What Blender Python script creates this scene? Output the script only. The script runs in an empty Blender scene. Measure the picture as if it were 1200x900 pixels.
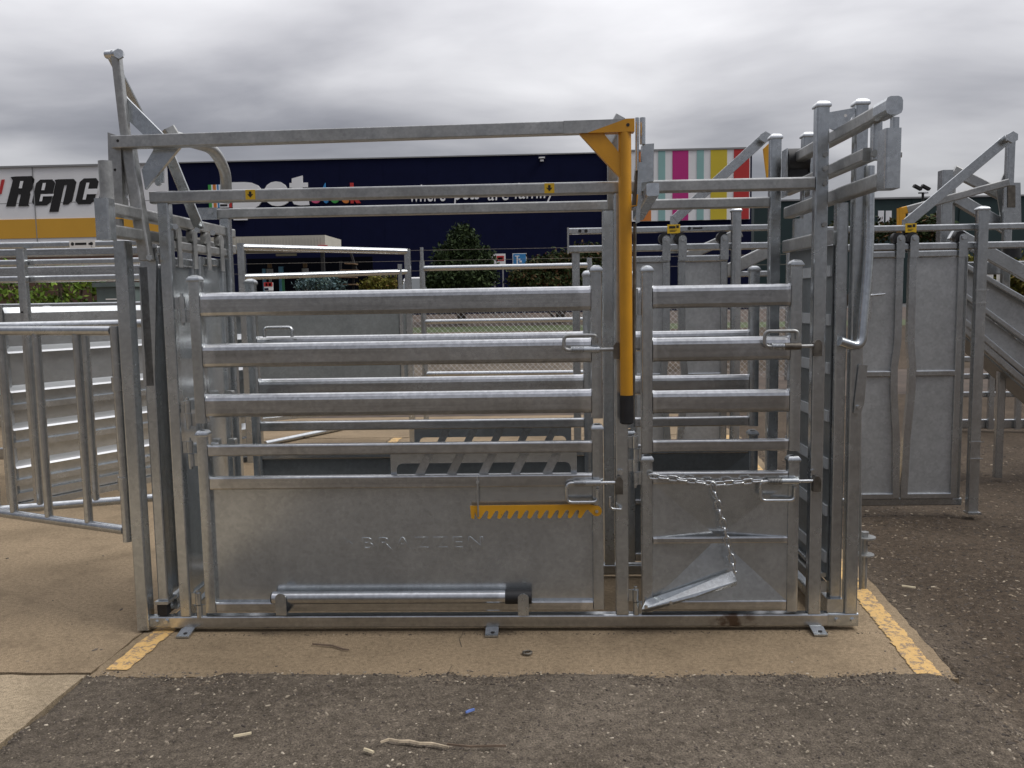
import bpy, bmesh, math, random
import numpy as np
from mathutils import Vector, Matrix
random.seed(7); rng = np.random.default_rng(7)
S = bpy.context.scene
COL = S.collection
RAD = math.radians

# ------------------------------------------------------------------ camera
F = 1005.0; CAM = Vector((0, -3.6, 1.44))
YAW, PITCH, ROLL = RAD(2.089), RAD(5.682), RAD(0.992)
_f = Vector((-math.sin(YAW)*math.cos(PITCH), math.cos(YAW)*math.cos(PITCH), -math.sin(PITCH)))
_r = _f.cross(Vector((0, 0, 1))).normalized(); _u = _r.cross(_f)
_r, _u = _r*math.cos(ROLL) - _u*math.sin(ROLL), _u*math.cos(ROLL) + _r*math.sin(ROLL)
cd = bpy.data.cameras.new('camera'); cam = bpy.data.objects.new('camera', cd); COL.objects.link(cam)
cd.sensor_width = 36; cd.lens = F/1200*36; cd.clip_start = .05; cd.clip_end = 3000
M = Matrix((( _r.x, _u.x, -_f.x, CAM.x), (_r.y, _u.y, -_f.y, CAM.y), (_r.z, _u.z, -_f.z, CAM.z), (0, 0, 0, 1)))
cam.matrix_world = M
S.camera = cam

def at(u, v, Y):                      # a point measured in the photograph, taken to its real distance Y
    d = _f*F + _r*(u-600) - _u*(v-450)
    return CAM + d*((Y-CAM.y)/d.y)
def gnd(u, v, z=0):
    d = _f*F + _r*(u-600) - _u*(v-450)
    return CAM + d*((z-CAM.z)/d.z)

# ------------------------------------------------------------------ sky and light
W = bpy.data.worlds.new('World'); S.world = W; W.use_nodes = True
SUN_EL, SUN_AZ = RAD(54), RAD(105)     # azimuth from +Y towards +X
def build_world():
    nt = W.node_tree; N = nt.nodes; L = nt.links; N.clear()
    out = N.new('ShaderNodeOutputWorld'); bg = N.new('ShaderNodeBackground'); bg.inputs[1].default_value = .1
    sky = N.new('ShaderNodeTexSky'); sky.sky_type = 'NISHITA'; sky.sun_disc = False
    sky.sun_elevation = SUN_EL; sky.sun_rotation = SUN_AZ
    tc = N.new('ShaderNodeTexCoord'); sep = N.new('ShaderNodeSeparateXYZ'); L.new(tc.outputs['Generated'], sep.inputs[0])
    def math_(op, a, b=None, c=None):
        n = N.new('ShaderNodeMath'); n.operation = op
        for i, x in enumerate((a, b, c)):
            if x is None: continue
            if isinstance(x, (int, float)): n.inputs[i].default_value = x
            else: L.new(x, n.inputs[i])
        return n.outputs[0]
    z = math_('ADD', math_('MAXIMUM', sep.outputs[2], 0.0), .16)
    px = math_('DIVIDE', sep.outputs[0], z); py = math_('DIVIDE', sep.outputs[1], z)
    cmb = N.new('ShaderNodeCombineXYZ'); L.new(px, cmb.inputs[0]); L.new(py, cmb.inputs[1])
    def noise(scale, det, rough, off, dist=0.0, sx=1., sy=1.):
        mp = N.new('ShaderNodeMapping'); mp.inputs['Location'].default_value = off; mp.inputs['Scale'].default_value = (sx, sy, 1)
        L.new(cmb.outputs[0], mp.inputs[0])
        n = N.new('ShaderNodeTexNoise'); n.inputs['Scale'].default_value = scale; n.inputs['Detail'].default_value = det
        n.inputs['Roughness'].default_value = rough; n.inputs['Distortion'].default_value = dist
        L.new(mp.outputs[0], n.inputs['Vector']); return n.outputs['Fac']
    a = noise(.50, 3, .45, (.4, 1.7, 2.0), .3, .8, 1.0)
    b = noise(1.5, 6, .48, (5.3, 2.2, 1), .25, .75, 1.0)
    c = math_('MULTIPLY_ADD', math_('SUBTRACT', math_('ADD', math_('MULTIPLY', a, .60), math_('MULTIPLY', b, .40)), .5), 1.95, .48)
    # broad brightening of the cloud deck towards the hidden sun
    ga, ge = RAD(28), RAD(48)        # the thin, bright part of the cloud deck
    sd = Vector((math.sin(ga)*math.cos(ge), math.cos(ga)*math.cos(ge), math.sin(ge)))
    dot = N.new('ShaderNodeVectorMath'); dot.operation = 'DOT_PRODUCT'; dot.inputs[1].default_value = sd
    nrm = N.new('ShaderNodeVectorMath'); nrm.operation = 'NORMALIZE'; L.new(tc.outputs['Generated'], nrm.inputs[0]); L.new(nrm.outputs[0], dot.inputs[0])
    glow = math_('MULTIPLY', math_('SUBTRACT', math_('MAXIMUM', dot.outputs['Value'], 0), .52), .36)
    t = math_('ADD', c, glow)
    ramp = N.new('ShaderNodeValToRGB'); L.new(t, ramp.inputs[0])
    e = ramp.color_ramp.elements
    e[0].position = .24; e[0].color = (.135, .137, .157, 1)
    e[1].position = .80; e[1].color = (.66, .655, .67, 1)
    m1 = ramp.color_ramp.elements.new(.42); m1.color = (.27, .269, .293, 1)
    m2 = ramp.color_ramp.elements.new(.56); m2.color = (.42, .417, .438, 1)
    sc = N.new('ShaderNodeVectorMath'); sc.operation = 'SCALE'; # overcast sky: the cloud deck is about three times brighter overhead than at the horizon
    L.new(math_('MULTIPLY_ADD', math_('MAXIMUM', sep.outputs[2], 0.0), 28.0, 5.3), sc.inputs['Scale'])
    L.new(ramp.outputs[0], sc.inputs[0])
    mix = N.new('ShaderNodeMix'); mix.data_type = 'RGBA'; mix.inputs['Factor'].default_value = .93
    L.new(sky.outputs[0], mix.inputs['A']); L.new(sc.outputs[0], mix.inputs['B'])
    L.new(mix.outputs['Result'], bg.inputs[0]); L.new(bg.outputs[0], out.inputs[0])
build_world()
sl = bpy.data.lights.new('sun', 'SUN'); sl.energy = 1.5; sl.angle = RAD(28); sl.color = (1, .97, .92)
sun = bpy.data.objects.new('sun', sl); COL.objects.link(sun)
sd = Vector((math.sin(SUN_AZ)*math.cos(SUN_EL), math.cos(SUN_AZ)*math.cos(SUN_EL), math.sin(SUN_EL)))
sun.rotation_euler = (-sd).to_track_quat('-Z', 'Y').to_euler(); sun.location = (0, 0, 30)
S.view_settings.view_transform = 'Standard'; S.view_settings.look = 'None'
S.view_settings.exposure = 0.30; S.view_settings.gamma = 1
S.render.resolution_x = 1024; S.render.resolution_y = 768

# ------------------------------------------------------------------ materials
MATS = {}
def new_mat(name):
    m = bpy.data.materials.new(name); m.use_nodes = True
    nt = m.node_tree; b = nt.nodes['Principled BSDF']
    return m, nt, b
def tex_noise(nt, scale, det=5, rough=.55, sx=(1, 1, 1), dist=0):
    tc = nt.nodes.new('ShaderNodeTexCoord'); mp = nt.nodes.new('ShaderNodeMapping'); mp.inputs['Scale'].default_value = sx
    nt.links.new(tc.outputs['Object'], mp.inputs[0])
    n = nt.nodes.new('ShaderNodeTexNoise'); n.inputs['Scale'].default_value = scale; n.inputs['Detail'].default_value = det
    n.inputs['Roughness'].default_value = rough; n.inputs['Distortion'].default_value = dist
    nt.links.new(mp.outputs[0], n.inputs['Vector']); return n.outputs['Fac']
def ramp(nt, fac, stops):
    r = nt.nodes.new('ShaderNodeValToRGB'); nt.links.new(fac, r.inputs[0]); e = r.color_ramp.elements
    while len(e) < len(stops): e.new(.5)
    for i, (p, c) in enumerate(stops):
        e[i].position = p; e[i].color = (*c, 1) if len(c) == 3 else c
    return r.outputs[0]
def g3(x): return (x, x, x)
def mixc(nt, fac, a, b, mode='MIX'):
    m = nt.nodes.new('ShaderNodeMix'); m.data_type = 'RGBA'; m.blend_type = mode
    for k, x in (('Factor', fac), ('A', a), ('B', b)):
        if isinstance(x, (int, float)): m.inputs[k].default_value = x
        elif isinstance(x, tuple): m.inputs[k].default_value = (*x, 1)
        else: nt.links.new(x, m.inputs[k])
    return m.outputs['Result']
def bump(nt, b, h, strength, dist):
    n = nt.nodes.new('ShaderNodeBump'); n.inputs['Strength'].default_value = strength; n.inputs['Distance'].default_value = dist
    nt.links.new(h, n.inputs['Height']); nt.links.new(n.outputs[0], b.inputs['Normal'])

def galv(name, lo, hi, metal, r0, r1, scale=7., stain=.25, rust=None):
    m, nt, b = new_mat(name)
    n1 = tex_noise(nt, scale, 6, .6); n2 = tex_noise(nt, scale*9, 3, .5); n3 = tex_noise(nt, 2.3, 5, .6, (1, 1, .45), .6)
    base = ramp(nt, n1, [(.3, lo), (.7, hi)])
    sp = ramp(nt, n2, [(.35, g3(.93)), (.65, g3(1.05))])
    c = mixc(nt, 1.0, base, sp, 'MULTIPLY')
    st = ramp(nt, n3, [(.50, g3(0)), (.72, g3(1))])
    ml = nt.nodes.new('ShaderNodeMath'); ml.operation = 'MULTIPLY'; ml.inputs[1].default_value = stain; nt.links.new(st, ml.inputs[0])
    c = mixc(nt, ml.outputs[0], c, (lo[0]*.62, lo[1]*.59, lo[2]*.52))
    n4 = tex_noise(nt, 1.7, 3, .5, (1, 1, 1), .2)
    pale = ramp(nt, n4, [(.60, g3(0)), (.70, g3(.28))])
    c = mixc(nt, pale, c, (hi[0]*1.22, hi[1]*1.22, hi[2]*1.2))
    if 'rail' in name:
        n5 = tex_noise(nt, 30, 3, .6, (.05, 1, 1.6))
        c = mixc(nt, 1., c, ramp(nt, n5, [(.35, g3(.84)), (.6, g3(1.06))]), 'MULTIPLY')
    if 'rail' in name:
        # cleaner zinc next to the welds at both ends of each rail
        tg = nt.nodes.new('ShaderNodeTexCoord'); sg = nt.nodes.new('ShaderNodeSeparateXYZ'); nt.links.new(tg.outputs['Generated'], sg.inputs[0])
        s1 = nt.nodes.new('ShaderNodeMath'); s1.operation = 'SUBTRACT'; s1.inputs[1].default_value = .5; nt.links.new(sg.outputs[0], s1.inputs[0])
        s2 = nt.nodes.new('ShaderNodeMath'); s2.operation = 'ABSOLUTE'; nt.links.new(s1.outputs[0], s2.inputs[0])
        s3 = nt.nodes.new('ShaderNodeMath'); s3.operation = 'MULTIPLY_ADD'; s3.inputs[1].default_value = .05; nt.links.new(tex_noise(nt, 14, 4, .6), s3.inputs[0]); nt.links.new(s2.outputs[0], s3.inputs[2])
        c = mixc(nt, ramp(nt, s3.outputs[0], [(.492, g3(0)), (.505, g3(.55))]), c, (.68, .69, .70))
    # zinc spangle
    tc = nt.nodes.new('ShaderNodeTexCoord'); vo = nt.nodes.new('ShaderNodeTexVoronoi'); vo.inputs['Scale'].default_value = 70
    nt.links.new(tc.outputs['Object'], vo.inputs['Vector'])
    c = mixc(nt, 1., c, ramp(nt, vo.outputs['Color'], [(0, g3(.90)), (1, g3(1.10))]), 'MULTIPLY')
    if rust:
        sp = nt.nodes.new('ShaderNodeSeparateXYZ'); nt.links.new(tc.outputs['Object'], sp.inputs[0])
        mr = nt.nodes.new('ShaderNodeMapRange'); mr.interpolation_type = 'SMOOTHSTEP'
        ab = nt.nodes.new('ShaderNodeMath'); ab.operation = 'ABSOLUTE'; sb_ = nt.nodes.new('ShaderNodeMath'); sb_.operation = 'SUBTRACT'; sb_.inputs[1].default_value = rust
        nt.links.new(sp.outputs[0], sb_.inputs[0]); nt.links.new(sb_.outputs[0], ab.inputs[0]); nt.links.new(ab.outputs[0], mr.inputs['Value'])
        mr.inputs['From Min'].default_value = .13; mr.inputs['From Max'].default_value = .04
        nr = ramp(nt, tex_noise(nt, 16, 4, .6), [(.42, g3(0)), (.58, g3(.85))])
        mm = nt.nodes.new('ShaderNodeMath'); mm.operation = 'MULTIPLY'; nt.links.new(mr.outputs[0], mm.inputs[0]); nt.links.new(nr, mm.inputs[1])
        c = mixc(nt, mm.outputs[0], c, (.09, .05, .028))
    nt.links.new(c, b.inputs['Base Color']); b.inputs['Metallic'].default_value = metal
    rr = ramp(nt, n1, [(.3, g3(r0)), (.7, g3(r1))]); nt.links.new(rr, b.inputs['Roughness'])
    bump(nt, b, n2, .035, .001)
    MATS[name] = m; return m
def plain(name, col, rough=.5, metal=0, var=.12, scale=12., bmp=0.):
    m, nt, b = new_mat(name)
    n = tex_noise(nt, scale, 6, .6)
    c = ramp(nt, n, [(.3, tuple(x*(1-var) for x in col)), (.7, tuple(min(1, x*(1+var)) for x in col))])
    nt.links.new(c, b.inputs['Base Color']); b.inputs['Roughness'].default_value = rough; b.inputs['Metallic'].default_value = metal
    if bmp: bump(nt, b, n, .3, bmp)
    MATS[name] = m; return m
galv('galv', (.465, .49, .505), (.54, .565, .58), .90, .20, .30, 6., .2)
galv('galv_rail', (.42, .43, .435), (.49, .50, .51), .92, .18, .26, 5., .2)
galv('galv_rail_rust', (.42, .43, .435), (.49, .50, .51), .92, .18, .26, 5., .2, 1.0)
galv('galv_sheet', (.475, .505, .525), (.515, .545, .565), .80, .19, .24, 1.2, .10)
galv('galv_dull', (.34, .345, .34), (.46, .465, .455), .80, .30, .46, 9., .35)
galv('zinc', (.55, .57, .58), (.64, .66, .67), .95, .20, .30, 20., .2)
galv('dark_steel', (.10, .09, .075), (.22, .20, .17), .7, .4, .6, 25., .6)
galv('yard_galv', (.455, .47, .48), (.525, .545, .555), .90, .20, .30, 5., .2)
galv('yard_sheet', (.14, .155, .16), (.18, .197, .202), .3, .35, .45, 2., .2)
galv('galv_leaf', (.42, .435, .44), (.48, .495, .50), .55, .30, .38, 2.2, .15)
plain('rib_steel', (.50, .51, .52), .34, .8, .03, 3)
plain('rib_grey', (.42, .44, .45), .5, .3, .1)
def worn_yellow(name, col):
    m, nt, b = new_mat(name); n1 = tex_noise(nt, 9, 5, .6); n2 = tex_noise(nt, 38, 6, .75)
    c = ramp(nt, n1, [(.3, tuple(x*.9 for x in col)), (.7, tuple(x*1.08 for x in col))])
    k = ramp(nt, n2, [(.655, g3(0)), (.685, g3(1))]); c = mixc(nt, k, c, (.14, .085, .03))
    n3 = tex_noise(nt, 5, 4, .6, (1, 1, .3)); c = mixc(nt, ramp(nt, n3, [(.52, g3(0)), (.75, g3(.28))]), c, (.22, .11, .02))
    nt.links.new(c, b.inputs['Base Color']); b.inputs['Roughness'].default_value = .36; MATS[name] = m
worn_yellow('yellow_paint', (.58, .275, .016)); worn_yellow('yellow_bright', (.66, .33, .018))
plain('black_rubber', (.012, .012, .013), .55, 0, .3, 30)
plain('black_print', (.012, .011, .011), .6, 0, .1)
plain('sticker_yellow', (.72, .46, .02), .4, 0, .05)
plain('sticker_white', (.72, .71, .68), .4, 0, .05)

# ------------------------------------------------------------------ geometry helpers
class MB:
    def __init__(s): s.v = []; s.f = []; s.smooth = []
    def add(s, vs, fs, smooth=False):
        o = len(s.v); s.v += [tuple(v) for v in vs]; s.f += [tuple(i+o for i in f) for f in fs]; s.smooth += [smooth]*len(fs)
        return s
    def box(s, x0, x1, y0, y1, z0, z1):
        v = [(x, y, z) for x in (x0, x1) for y in (y0, y1) for z in (z0, z1)]
        return s.add(v, [(0, 1, 3, 2), (4, 6, 7, 5), (0, 4, 5, 1), (2, 3, 7, 6), (0, 2, 6, 4), (1, 5, 7, 3)])
    def tube(s, p0, p1, w, h, up=(0, 0, 1), r=.007, seg=2):
        p0, p1, up = Vector(p0), Vector(p1), Vector(up)
        a = (p1-p0).normalized(); sd = a.cross(up).normalized(); u = sd.cross(a)
        r = min(r, w/2*.999, h/2*.999); ring = []
        for cx, cy, a0 in ((w/2-r, h/2-r, 0), (-w/2+r, h/2-r, 90), (-w/2+r, -h/2+r, 180), (w/2-r, -h/2+r, 270)):
            for k in range(seg+1):
                t = RAD(a0+90*k/seg); ring.append((cx+r*math.cos(t), cy+r*math.sin(t)))
        n = len(ring); vs = [p+sd*x+u*y for p in (p0, p1) for x, y in ring]
        fs = [(i, (i+1) % n, n+(i+1) % n, n+i) for i in range(n)]
        return s.add(vs, fs + [tuple(range(n-1, -1, -1)), tuple(range(n, 2*n))])
    def post(s, x0, x1, y0, y1, z0, z1, r=.007):
        return s.tube(((x0+x1)/2, (y0+y1)/2, z0), ((x0+x1)/2, (y0+y1)/2, z1), x1-x0, y1-y0, (0, 1, 0), r)
    def hbar(s, x0, x1, y0, y1, z0, z1, r=.007, seg=2):
        return s.tube((x0, (y0+y1)/2, (z0+z1)/2), (x1, (y0+y1)/2, (z0+z1)/2), y1-y0, z1-z0, (0, 0, 1), r, seg)
    def dbar(s, x0, x1, y0, y1, z0, z1, r=.007):
        return s.tube(((x0+x1)/2, y0, (z0+z1)/2), ((x0+x1)/2, y1, (z0+z1)/2), x1-x0, z1-z0, (0, 0, 1), r)
    def cattle_rail(s, x0, x1, yc, z0, z1):
        # rolled oval rail: flat face with sloping shoulders
        h = (z1-z0)/2; zc = (z0+z1)/2
        up = [(-.0215, .022), (-.0175, .035), (-.010, .0455), (0, h)]; up = [(a, min(b_*h/.05, h)) for a, b_ in up]
        half = up + [(-a, b_) for a, b_ in up[-2::-1]]
        lo = [(.0215, -h+.018), (.016, -h+.006), (.008, -h), (-.008, -h), (-.016, -h+.006), (-.0215, -h+.018)]
        prof = half+lo; n = len(prof)
        vs = [(x, yc+a, zc+b_) for x in (x0, x1) for a, b_ in prof]
        fs = [(i, (i+1) % n, n+(i+1) % n, n+i) for i in range(n)] + [tuple(range(n-1, -1, -1)), tuple(range(n, 2*n))]
        s.add(vs, fs)
        for xa, xb in ((x0, x0+.0045), (x1-.0045, x1)):          # weld bead
            s.add([(x+(.0012*math.sin(9*k) if x not in (x0, x1) else 0), yc+a*1.10, zc+b_*1.035) for x in (xa, xb) for k, (a, b_) in enumerate(prof)], fs)
        return s
    def cap(s, x0, x1, y0, y1, z):
        cx, cy, w, d = (x0+x1)/2, (y0+y1)/2, (x1-x0)/2, (y1-y0)/2
        vs = []; prof = [(1.12, 0), (1.16, .006), (1.1, .013), (.82, .022), (.4, .028)]
        for k, dz in prof:
            vs += [(cx-w*k, cy-d*k, z+dz), (cx+w*k, cy-d*k, z+dz), (cx+w*k, cy+d*k, z+dz), (cx-w*k, cy+d*k, z+dz)]
        fs = [(3, 2, 1, 0)]
        for q in range(len(prof)-1):
            for i in range(4): fs.append((q*4+i, q*4+(i+1) % 4, q*4+4+(i+1) % 4, q*4+4+i))
        q = (len(prof)-1)*4; fs.append((q, q+1, q+2, q+3))
        return s.add(vs, fs, True)
    def pipe(s, pts, r, seg=10, closed=False):
        P = [Vector(p) for p in pts]; n = len(P); T = []
        for i in range(n):
            a = P[i-1] if (closed or i > 0) else P[i]; b = P[(i+1) % n] if (closed or i < n-1) else P[i]
            T.append((b-a).normalized())
        ref = Vector((0, 0, 1)) if abs(T[0].z) < .9 else Vector((1, 0, 0))
        nn = (ref - T[0]*ref.dot(T[0])).normalized(); vs = []
        for i in range(n):
            nn = (nn - T[i]*nn.dot(T[i])).normalized(); bb = T[i].cross(nn)
            for k in range(seg):
                t = 2*math.pi*k/seg; vs.append(P[i] + nn*(r*math.cos(t)) + bb*(r*math.sin(t)))
        fs = []
        for i in range(n if closed else n-1):
            j = (i+1) % n
            for k in range(seg): fs.append((i*seg+k, i*seg+(k+1) % seg, j*seg+(k+1) % seg, j*seg+k))
        s.add(vs, fs, True)
        if not closed:
            s.add(vs[:seg], [tuple(range(seg-1, -1, -1))]); s.add(vs[-seg:], [tuple(range(seg))])
        return s
    def cyl(s, p0, p1, r, seg=14): return s.pipe([p0, p1], r, seg)
    def hexbolt(s, c, n, r=.011, h=.009):
        c, n = Vector(c), Vector(n).normalized()
        return s.pipe([c - n*.004, c + n*h], r, 6)
    def plate(s, poly, th):
        P = [Vector(p) for p in poly]; th = Vector(th); n = len(P)
        vs = P + [p+th for p in P]
        fs = [tuple(range(n)), tuple(range(2*n-1, n-1, -1))] + [(i, i+n, (i+1) % n + n, (i+1) % n) for i in range(n)]
        return s.add(vs, fs)
def fillet(pts, r, k=5):
    P = [Vector(p) for p in pts]; out = [P[0]]
    for i in range(1, len(P)-1):
        a, b, c = P[i-1], P[i], P[i+1]; d1 = (a-b); d2 = (c-b); q = min(r, d1.length*.49, d2.length*.49)
        s0 = b + d1.normalized()*q; s1 = b + d2.normalized()*q
        for j in range(k+1):
            t = j/k; out.append(s0*(1-t)**2 + b*2*t*(1-t) + s1*t*t)
    out.append(P[-1]); return out
ORG = {}
def fix_normals(me):
    bm = bmesh.new(); bm.from_mesh(me); bmesh.ops.recalc_face_normals(bm, faces=bm.faces); bm.to_mesh(me); bm.free()
def build(name, mb, mat, parent=None, loc=None, label=None, cat=None, group=None, kind=None, fixn=True):
    me = bpy.data.meshes.new(name)
    L = Vector(loc) if loc is not None else (ORG[parent.name] if parent else Vector((0, 0, 0)))
    me.from_pydata([(v[0]-L.x, v[1]-L.y, v[2]-L.z) for v in mb.v], [], mb.f)
    me.polygons.foreach_set('use_smooth', mb.smooth)
    if fixn: fix_normals(me)
    if any(mb.smooth): me.set_sharp_from_angle(angle=RAD(38))
    me.materials.append(MATS[mat] if isinstance(mat, str) else mat)
    o = bpy.data.objects.new(name, me); COL.objects.link(o)
    if parent: o.parent = parent; ORG[o.name] = L
    else: o.location = L; ORG[o.name] = L
    tag(o, label, cat, group, kind); return o
def tag(o, label=None, cat=None, group=None, kind=None):
    if label: o['label'] = label
    if cat: o['category'] = cat
    if group: o['group'] = group
    if kind: o['kind'] = kind
    return o
def thing(name, loc, label, cat, group=None):
    o = bpy.data.objects.new(name, None); o.empty_display_size = .1; COL.objects.link(o); o.location = loc; ORG[o.name] = Vector(loc)
    return tag(o, label, cat, group)
def text_mesh(body, bold=0., shear=0., extrude=.01, spacing=1., bevel=0.):
    cu = bpy.data.curves.new('lettering', 'FONT'); cu.body = body; cu.offset = bold; cu.shear = shear; cu.extrude = extrude; cu.space_character = spacing
    cu.resolution_u = 4; cu.bevel_depth = bevel
    ob = bpy.data.objects.new('lettering', cu); COL.objects.link(ob)
    me = bpy.data.meshes.new_from_object(ob.evaluated_get(bpy.context.evaluated_depsgraph_get()))
    bpy.data.objects.remove(ob); return me
def text(name, body, x0, x1, z0, z1, y, mat, parent, bold=0., shear=0., th=.02, spacing=1., label=None, bevel=0.):
    """flat lettering in the XZ plane facing -Y, fitted to x0..x1, z0..z1, its face th proud of y"""
    me = text_mesh(body, bold, shear, .5 if not bevel else .001, spacing, bevel)
    n = len(me.vertices); co = np.empty(n*3); me.vertices.foreach_get('co', co); co = co.reshape(-1, 3)
    mn, mx = co.min(0), co.max(0); q = np.empty_like(co)
    q[:, 0] = x0 + (co[:, 0]-mn[0])/(mx[0]-mn[0])*(x1-x0); q[:, 2] = z0 + (co[:, 1]-mn[1])/(mx[1]-mn[1])*(z1-z0)
    q[:, 1] = y - (co[:, 2]-mn[2])/(mx[2]-mn[2])*th
    L = ORG[parent.name] if parent else Vector((0, 0, 0))
    q -= np.array(L); me.vertices.foreach_set('co', q.ravel()); fix_normals(me)
    me.materials.clear(); me.materials.append(MATS[mat])
    o = bpy.data.objects.new(name, me); COL.objects.link(o); o.parent = parent; ORG[o.name] = L
    return tag(o, label)
def children_of(o): return [c for c in bpy.data.objects if c.parent == o]

# ------------------------------------------------------------------ ground
def concrete(name, base, dark):
    m, nt, b = new_mat(name)
    n1 = tex_noise(nt, 1.1, 8, .62, (1, 1, 1), .8); n2 = tex_noise(nt, 55, 4, .6); n3 = tex_noise(nt, 260, 2, .5); n4 = tex_noise(nt, 5, 5, .65)
    c = ramp(nt, n1, [(.30, tuple(x*.72 for x in base)), (.5, base), (.72, tuple(x*1.16 for x in base))])
    c = mixc(nt, 1., c, ramp(nt, n2, [(.3, g3(.70)), (.5, g3(1.0)), (.7, g3(1.2))]), 'MULTIPLY')
    c = mixc(nt, 1., c, ramp(nt, n3, [(.34, g3(.50)), (.46, g3(1.0)), (.62, g3(1.22))]), 'MULTIPLY')
    st = ramp(nt, n4, [(.53, g3(0)), (.72, g3(.55))])
    c = mixc(nt, st, c, dark)
    nt.links.new(c, b.inputs['Base Color']); b.inputs['Roughness'].default_value = .9
    b.inputs['Specular IOR Level'].default_value = .06
    bump(nt, b, n3, .35, .003); MATS[name] = m
concrete('concrete', (.225, .172, .113), (.13, .098, .065))
concrete('concrete_pale', (.28, .225, .155), (.17, .135, .09))
def dirt_mat():
    m, nt, b = new_mat('dirt')
    n1 = tex_noise(nt, 1.0, 7, .65, dist=.6); n2 = tex_noise(nt, 28, 6, .7); n3 = tex_noise(nt, 150, 3, .6)
    c = ramp(nt, n1, [(.3, (.080, .066, .051)), (.5, (.122, .101, .078)), (.7, (.168, .140, .109))])
    c = mixc(nt, 1., c, ramp(nt, n2, [(.3, g3(.55)), (.5, g3(1.0)), (.72, g3(1.45))]), 'MULTIPLY')
    c = mixc(nt, 1., c, ramp(nt, n3, [(.3, g3(.55)), (.5, g3(1.0)), (.72, g3(1.6))]), 'MULTIPLY')
    # bark-rich darker soil on the right-hand side of the slab
    tc = nt.nodes.new('ShaderNodeTexCoord'); sp = nt.nodes.new('ShaderNodeSeparateXYZ'); nt.links.new(tc.outputs['Object'], sp.inputs[0])
    mr = nt.nodes.new('ShaderNodeMapRange'); mr.inputs['From Min'].default_value = 1.2; mr.inputs['From Max'].default_value = 1.9; nt.links.new(sp.outputs[0], mr.inputs['Value'])
    c = mixc(nt, mr.outputs[0], c, mixc(nt, 1., c, (.60, .55, .51), 'MULTIPLY'))
    nt.links.new(c, b.inputs['Base Color']); b.inputs['Roughness'].default_value = .95; b.inputs['Specular IOR Level'].default_value = .15
    ad = nt.nodes.new('ShaderNodeMath'); ad.operation = 'ADD'; nt.links.new(n2, ad.inputs[0]); nt.links.new(n3, ad.inputs[1])
    bump(nt, b, ad.outputs[0], .9, .012); MATS['dirt'] = m
dirt_mat()
def paint_mat():
    m, nt, b = new_mat('line_paint')
    n1 = tex_noise(nt, 26, 8, .75); n2 = tex_noise(nt, 120, 3, .6)
    ad = nt.nodes.new('ShaderNodeMath'); ad.operation = 'MULTIPLY_ADD'; ad.inputs[1].default_value = .35; nt.links.new(n2, ad.inputs[0]); nt.links.new(n1, ad.inputs[2])
    k = ramp(nt, ad.outputs[0], [(.69, g3(0)), (.73, g3(1))])
    y = ramp(nt, n2, [(.3, (.50, .31, .105)), (.7, (.62, .40, .15))])
    c = mixc(nt, k, y, (.23, .165, .105)); nt.links.new(c, b.inputs['Base Color']); b.inputs['Roughness'].default_value = .75
    MATS['line_paint'] = m
paint_mat()
plain('bark', (.060, .042, .030), .95, 0, .5, 3, .03)
plain('lawn', (.048, .066, .018), .9, 0, .35, 6, .02)
plain('asphalt', (.06, .06, .062), .9, 0, .2, 4)

def vnoise(x, y, cell, seed):
    r = np.random.default_rng(seed).random((512, 512))
    u, v = x/cell+200.3, y/cell+200.7; i, j = np.floor(u).astype(int), np.floor(v).astype(int); a, b = u-i, v-j
    a = a*a*(3-2*a); b = b*b*(3-2*b); i %= 511; j %= 511
    return (r[i, j]*(1-a)+r[i+1, j]*a)*(1-b) + (r[i, j+1]*(1-a)+r[i+1, j+1]*a)*b - .5
def sstep(t): t = np.clip(t, 0, 1); return t*t*(3-2*t)
def hz(x, y):
    x = np.asarray(x, float); y = np.asarray(y, float)
    n = vnoise(x, y, .35, 1)*.016 + vnoise(x, y, .09, 2)*.008 + vnoise(x, y, .04, 3)*.005
    j = vnoise(x, y, .12, 4)*.05 + vnoise(x, y, .045, 5)*.035
    front = sstep((-.405 + j*.8 + .0*x - y)/.05) * sstep((1.60 - x + j)/.12) * sstep((x + 1.815 + .6*(j if True else 0))/.03)
    under = ((x > -1.86) & (x < 1.58) & (y > -.40)) | (x < -1.83)
    z = -.034 + .042*front + n*(.55+.45*(1-front))
    z = np.where(under & (front < .02), -.05, z)
    return z
def make_dirt():
    xs = np.concatenate([np.arange(-2.1, 3.6, .028), np.arange(3.6, 9., .09)]); ys = np.concatenate([np.arange(-3.3, 3.2, .028), np.arange(3.2, 9., .09)])
    X, Y = np.meshgrid(xs, ys, indexing='ij'); Z = hz(X, Y)
    Z = np.where(X > 8.6, -.055, Z)
    V = np.stack([X.ravel(), Y.ravel(), Z.ravel()], 1); nx, ny = len(xs), len(ys)
    idx = np.arange(nx*ny).reshape(nx, ny)
    q = np.stack([idx[:-1, :-1], idx[1:, :-1], idx[1:, 1:], idx[:-1, 1:]], -1).reshape(-1, 4)
    me = bpy.data.meshes.new('dirt_yard'); me.from_pydata(V.tolist(), [], q.tolist()); me.materials.append(MATS['dirt'])
    me.polygons.foreach_set('use_smooth', [True]*len(q))
    o = bpy.data.objects.new('dirt_yard', me); COL.objects.link(o); o['kind'] = 'structure'
make_dirt()
g = MB(); g.add([(-400, -60, -.06), (400, -60, -.06), (400, 1200, -.06), (-400, 1200, -.06)], [(0, 1, 2, 3)])
build('ground', g, 'dirt', kind='structure')
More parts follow.
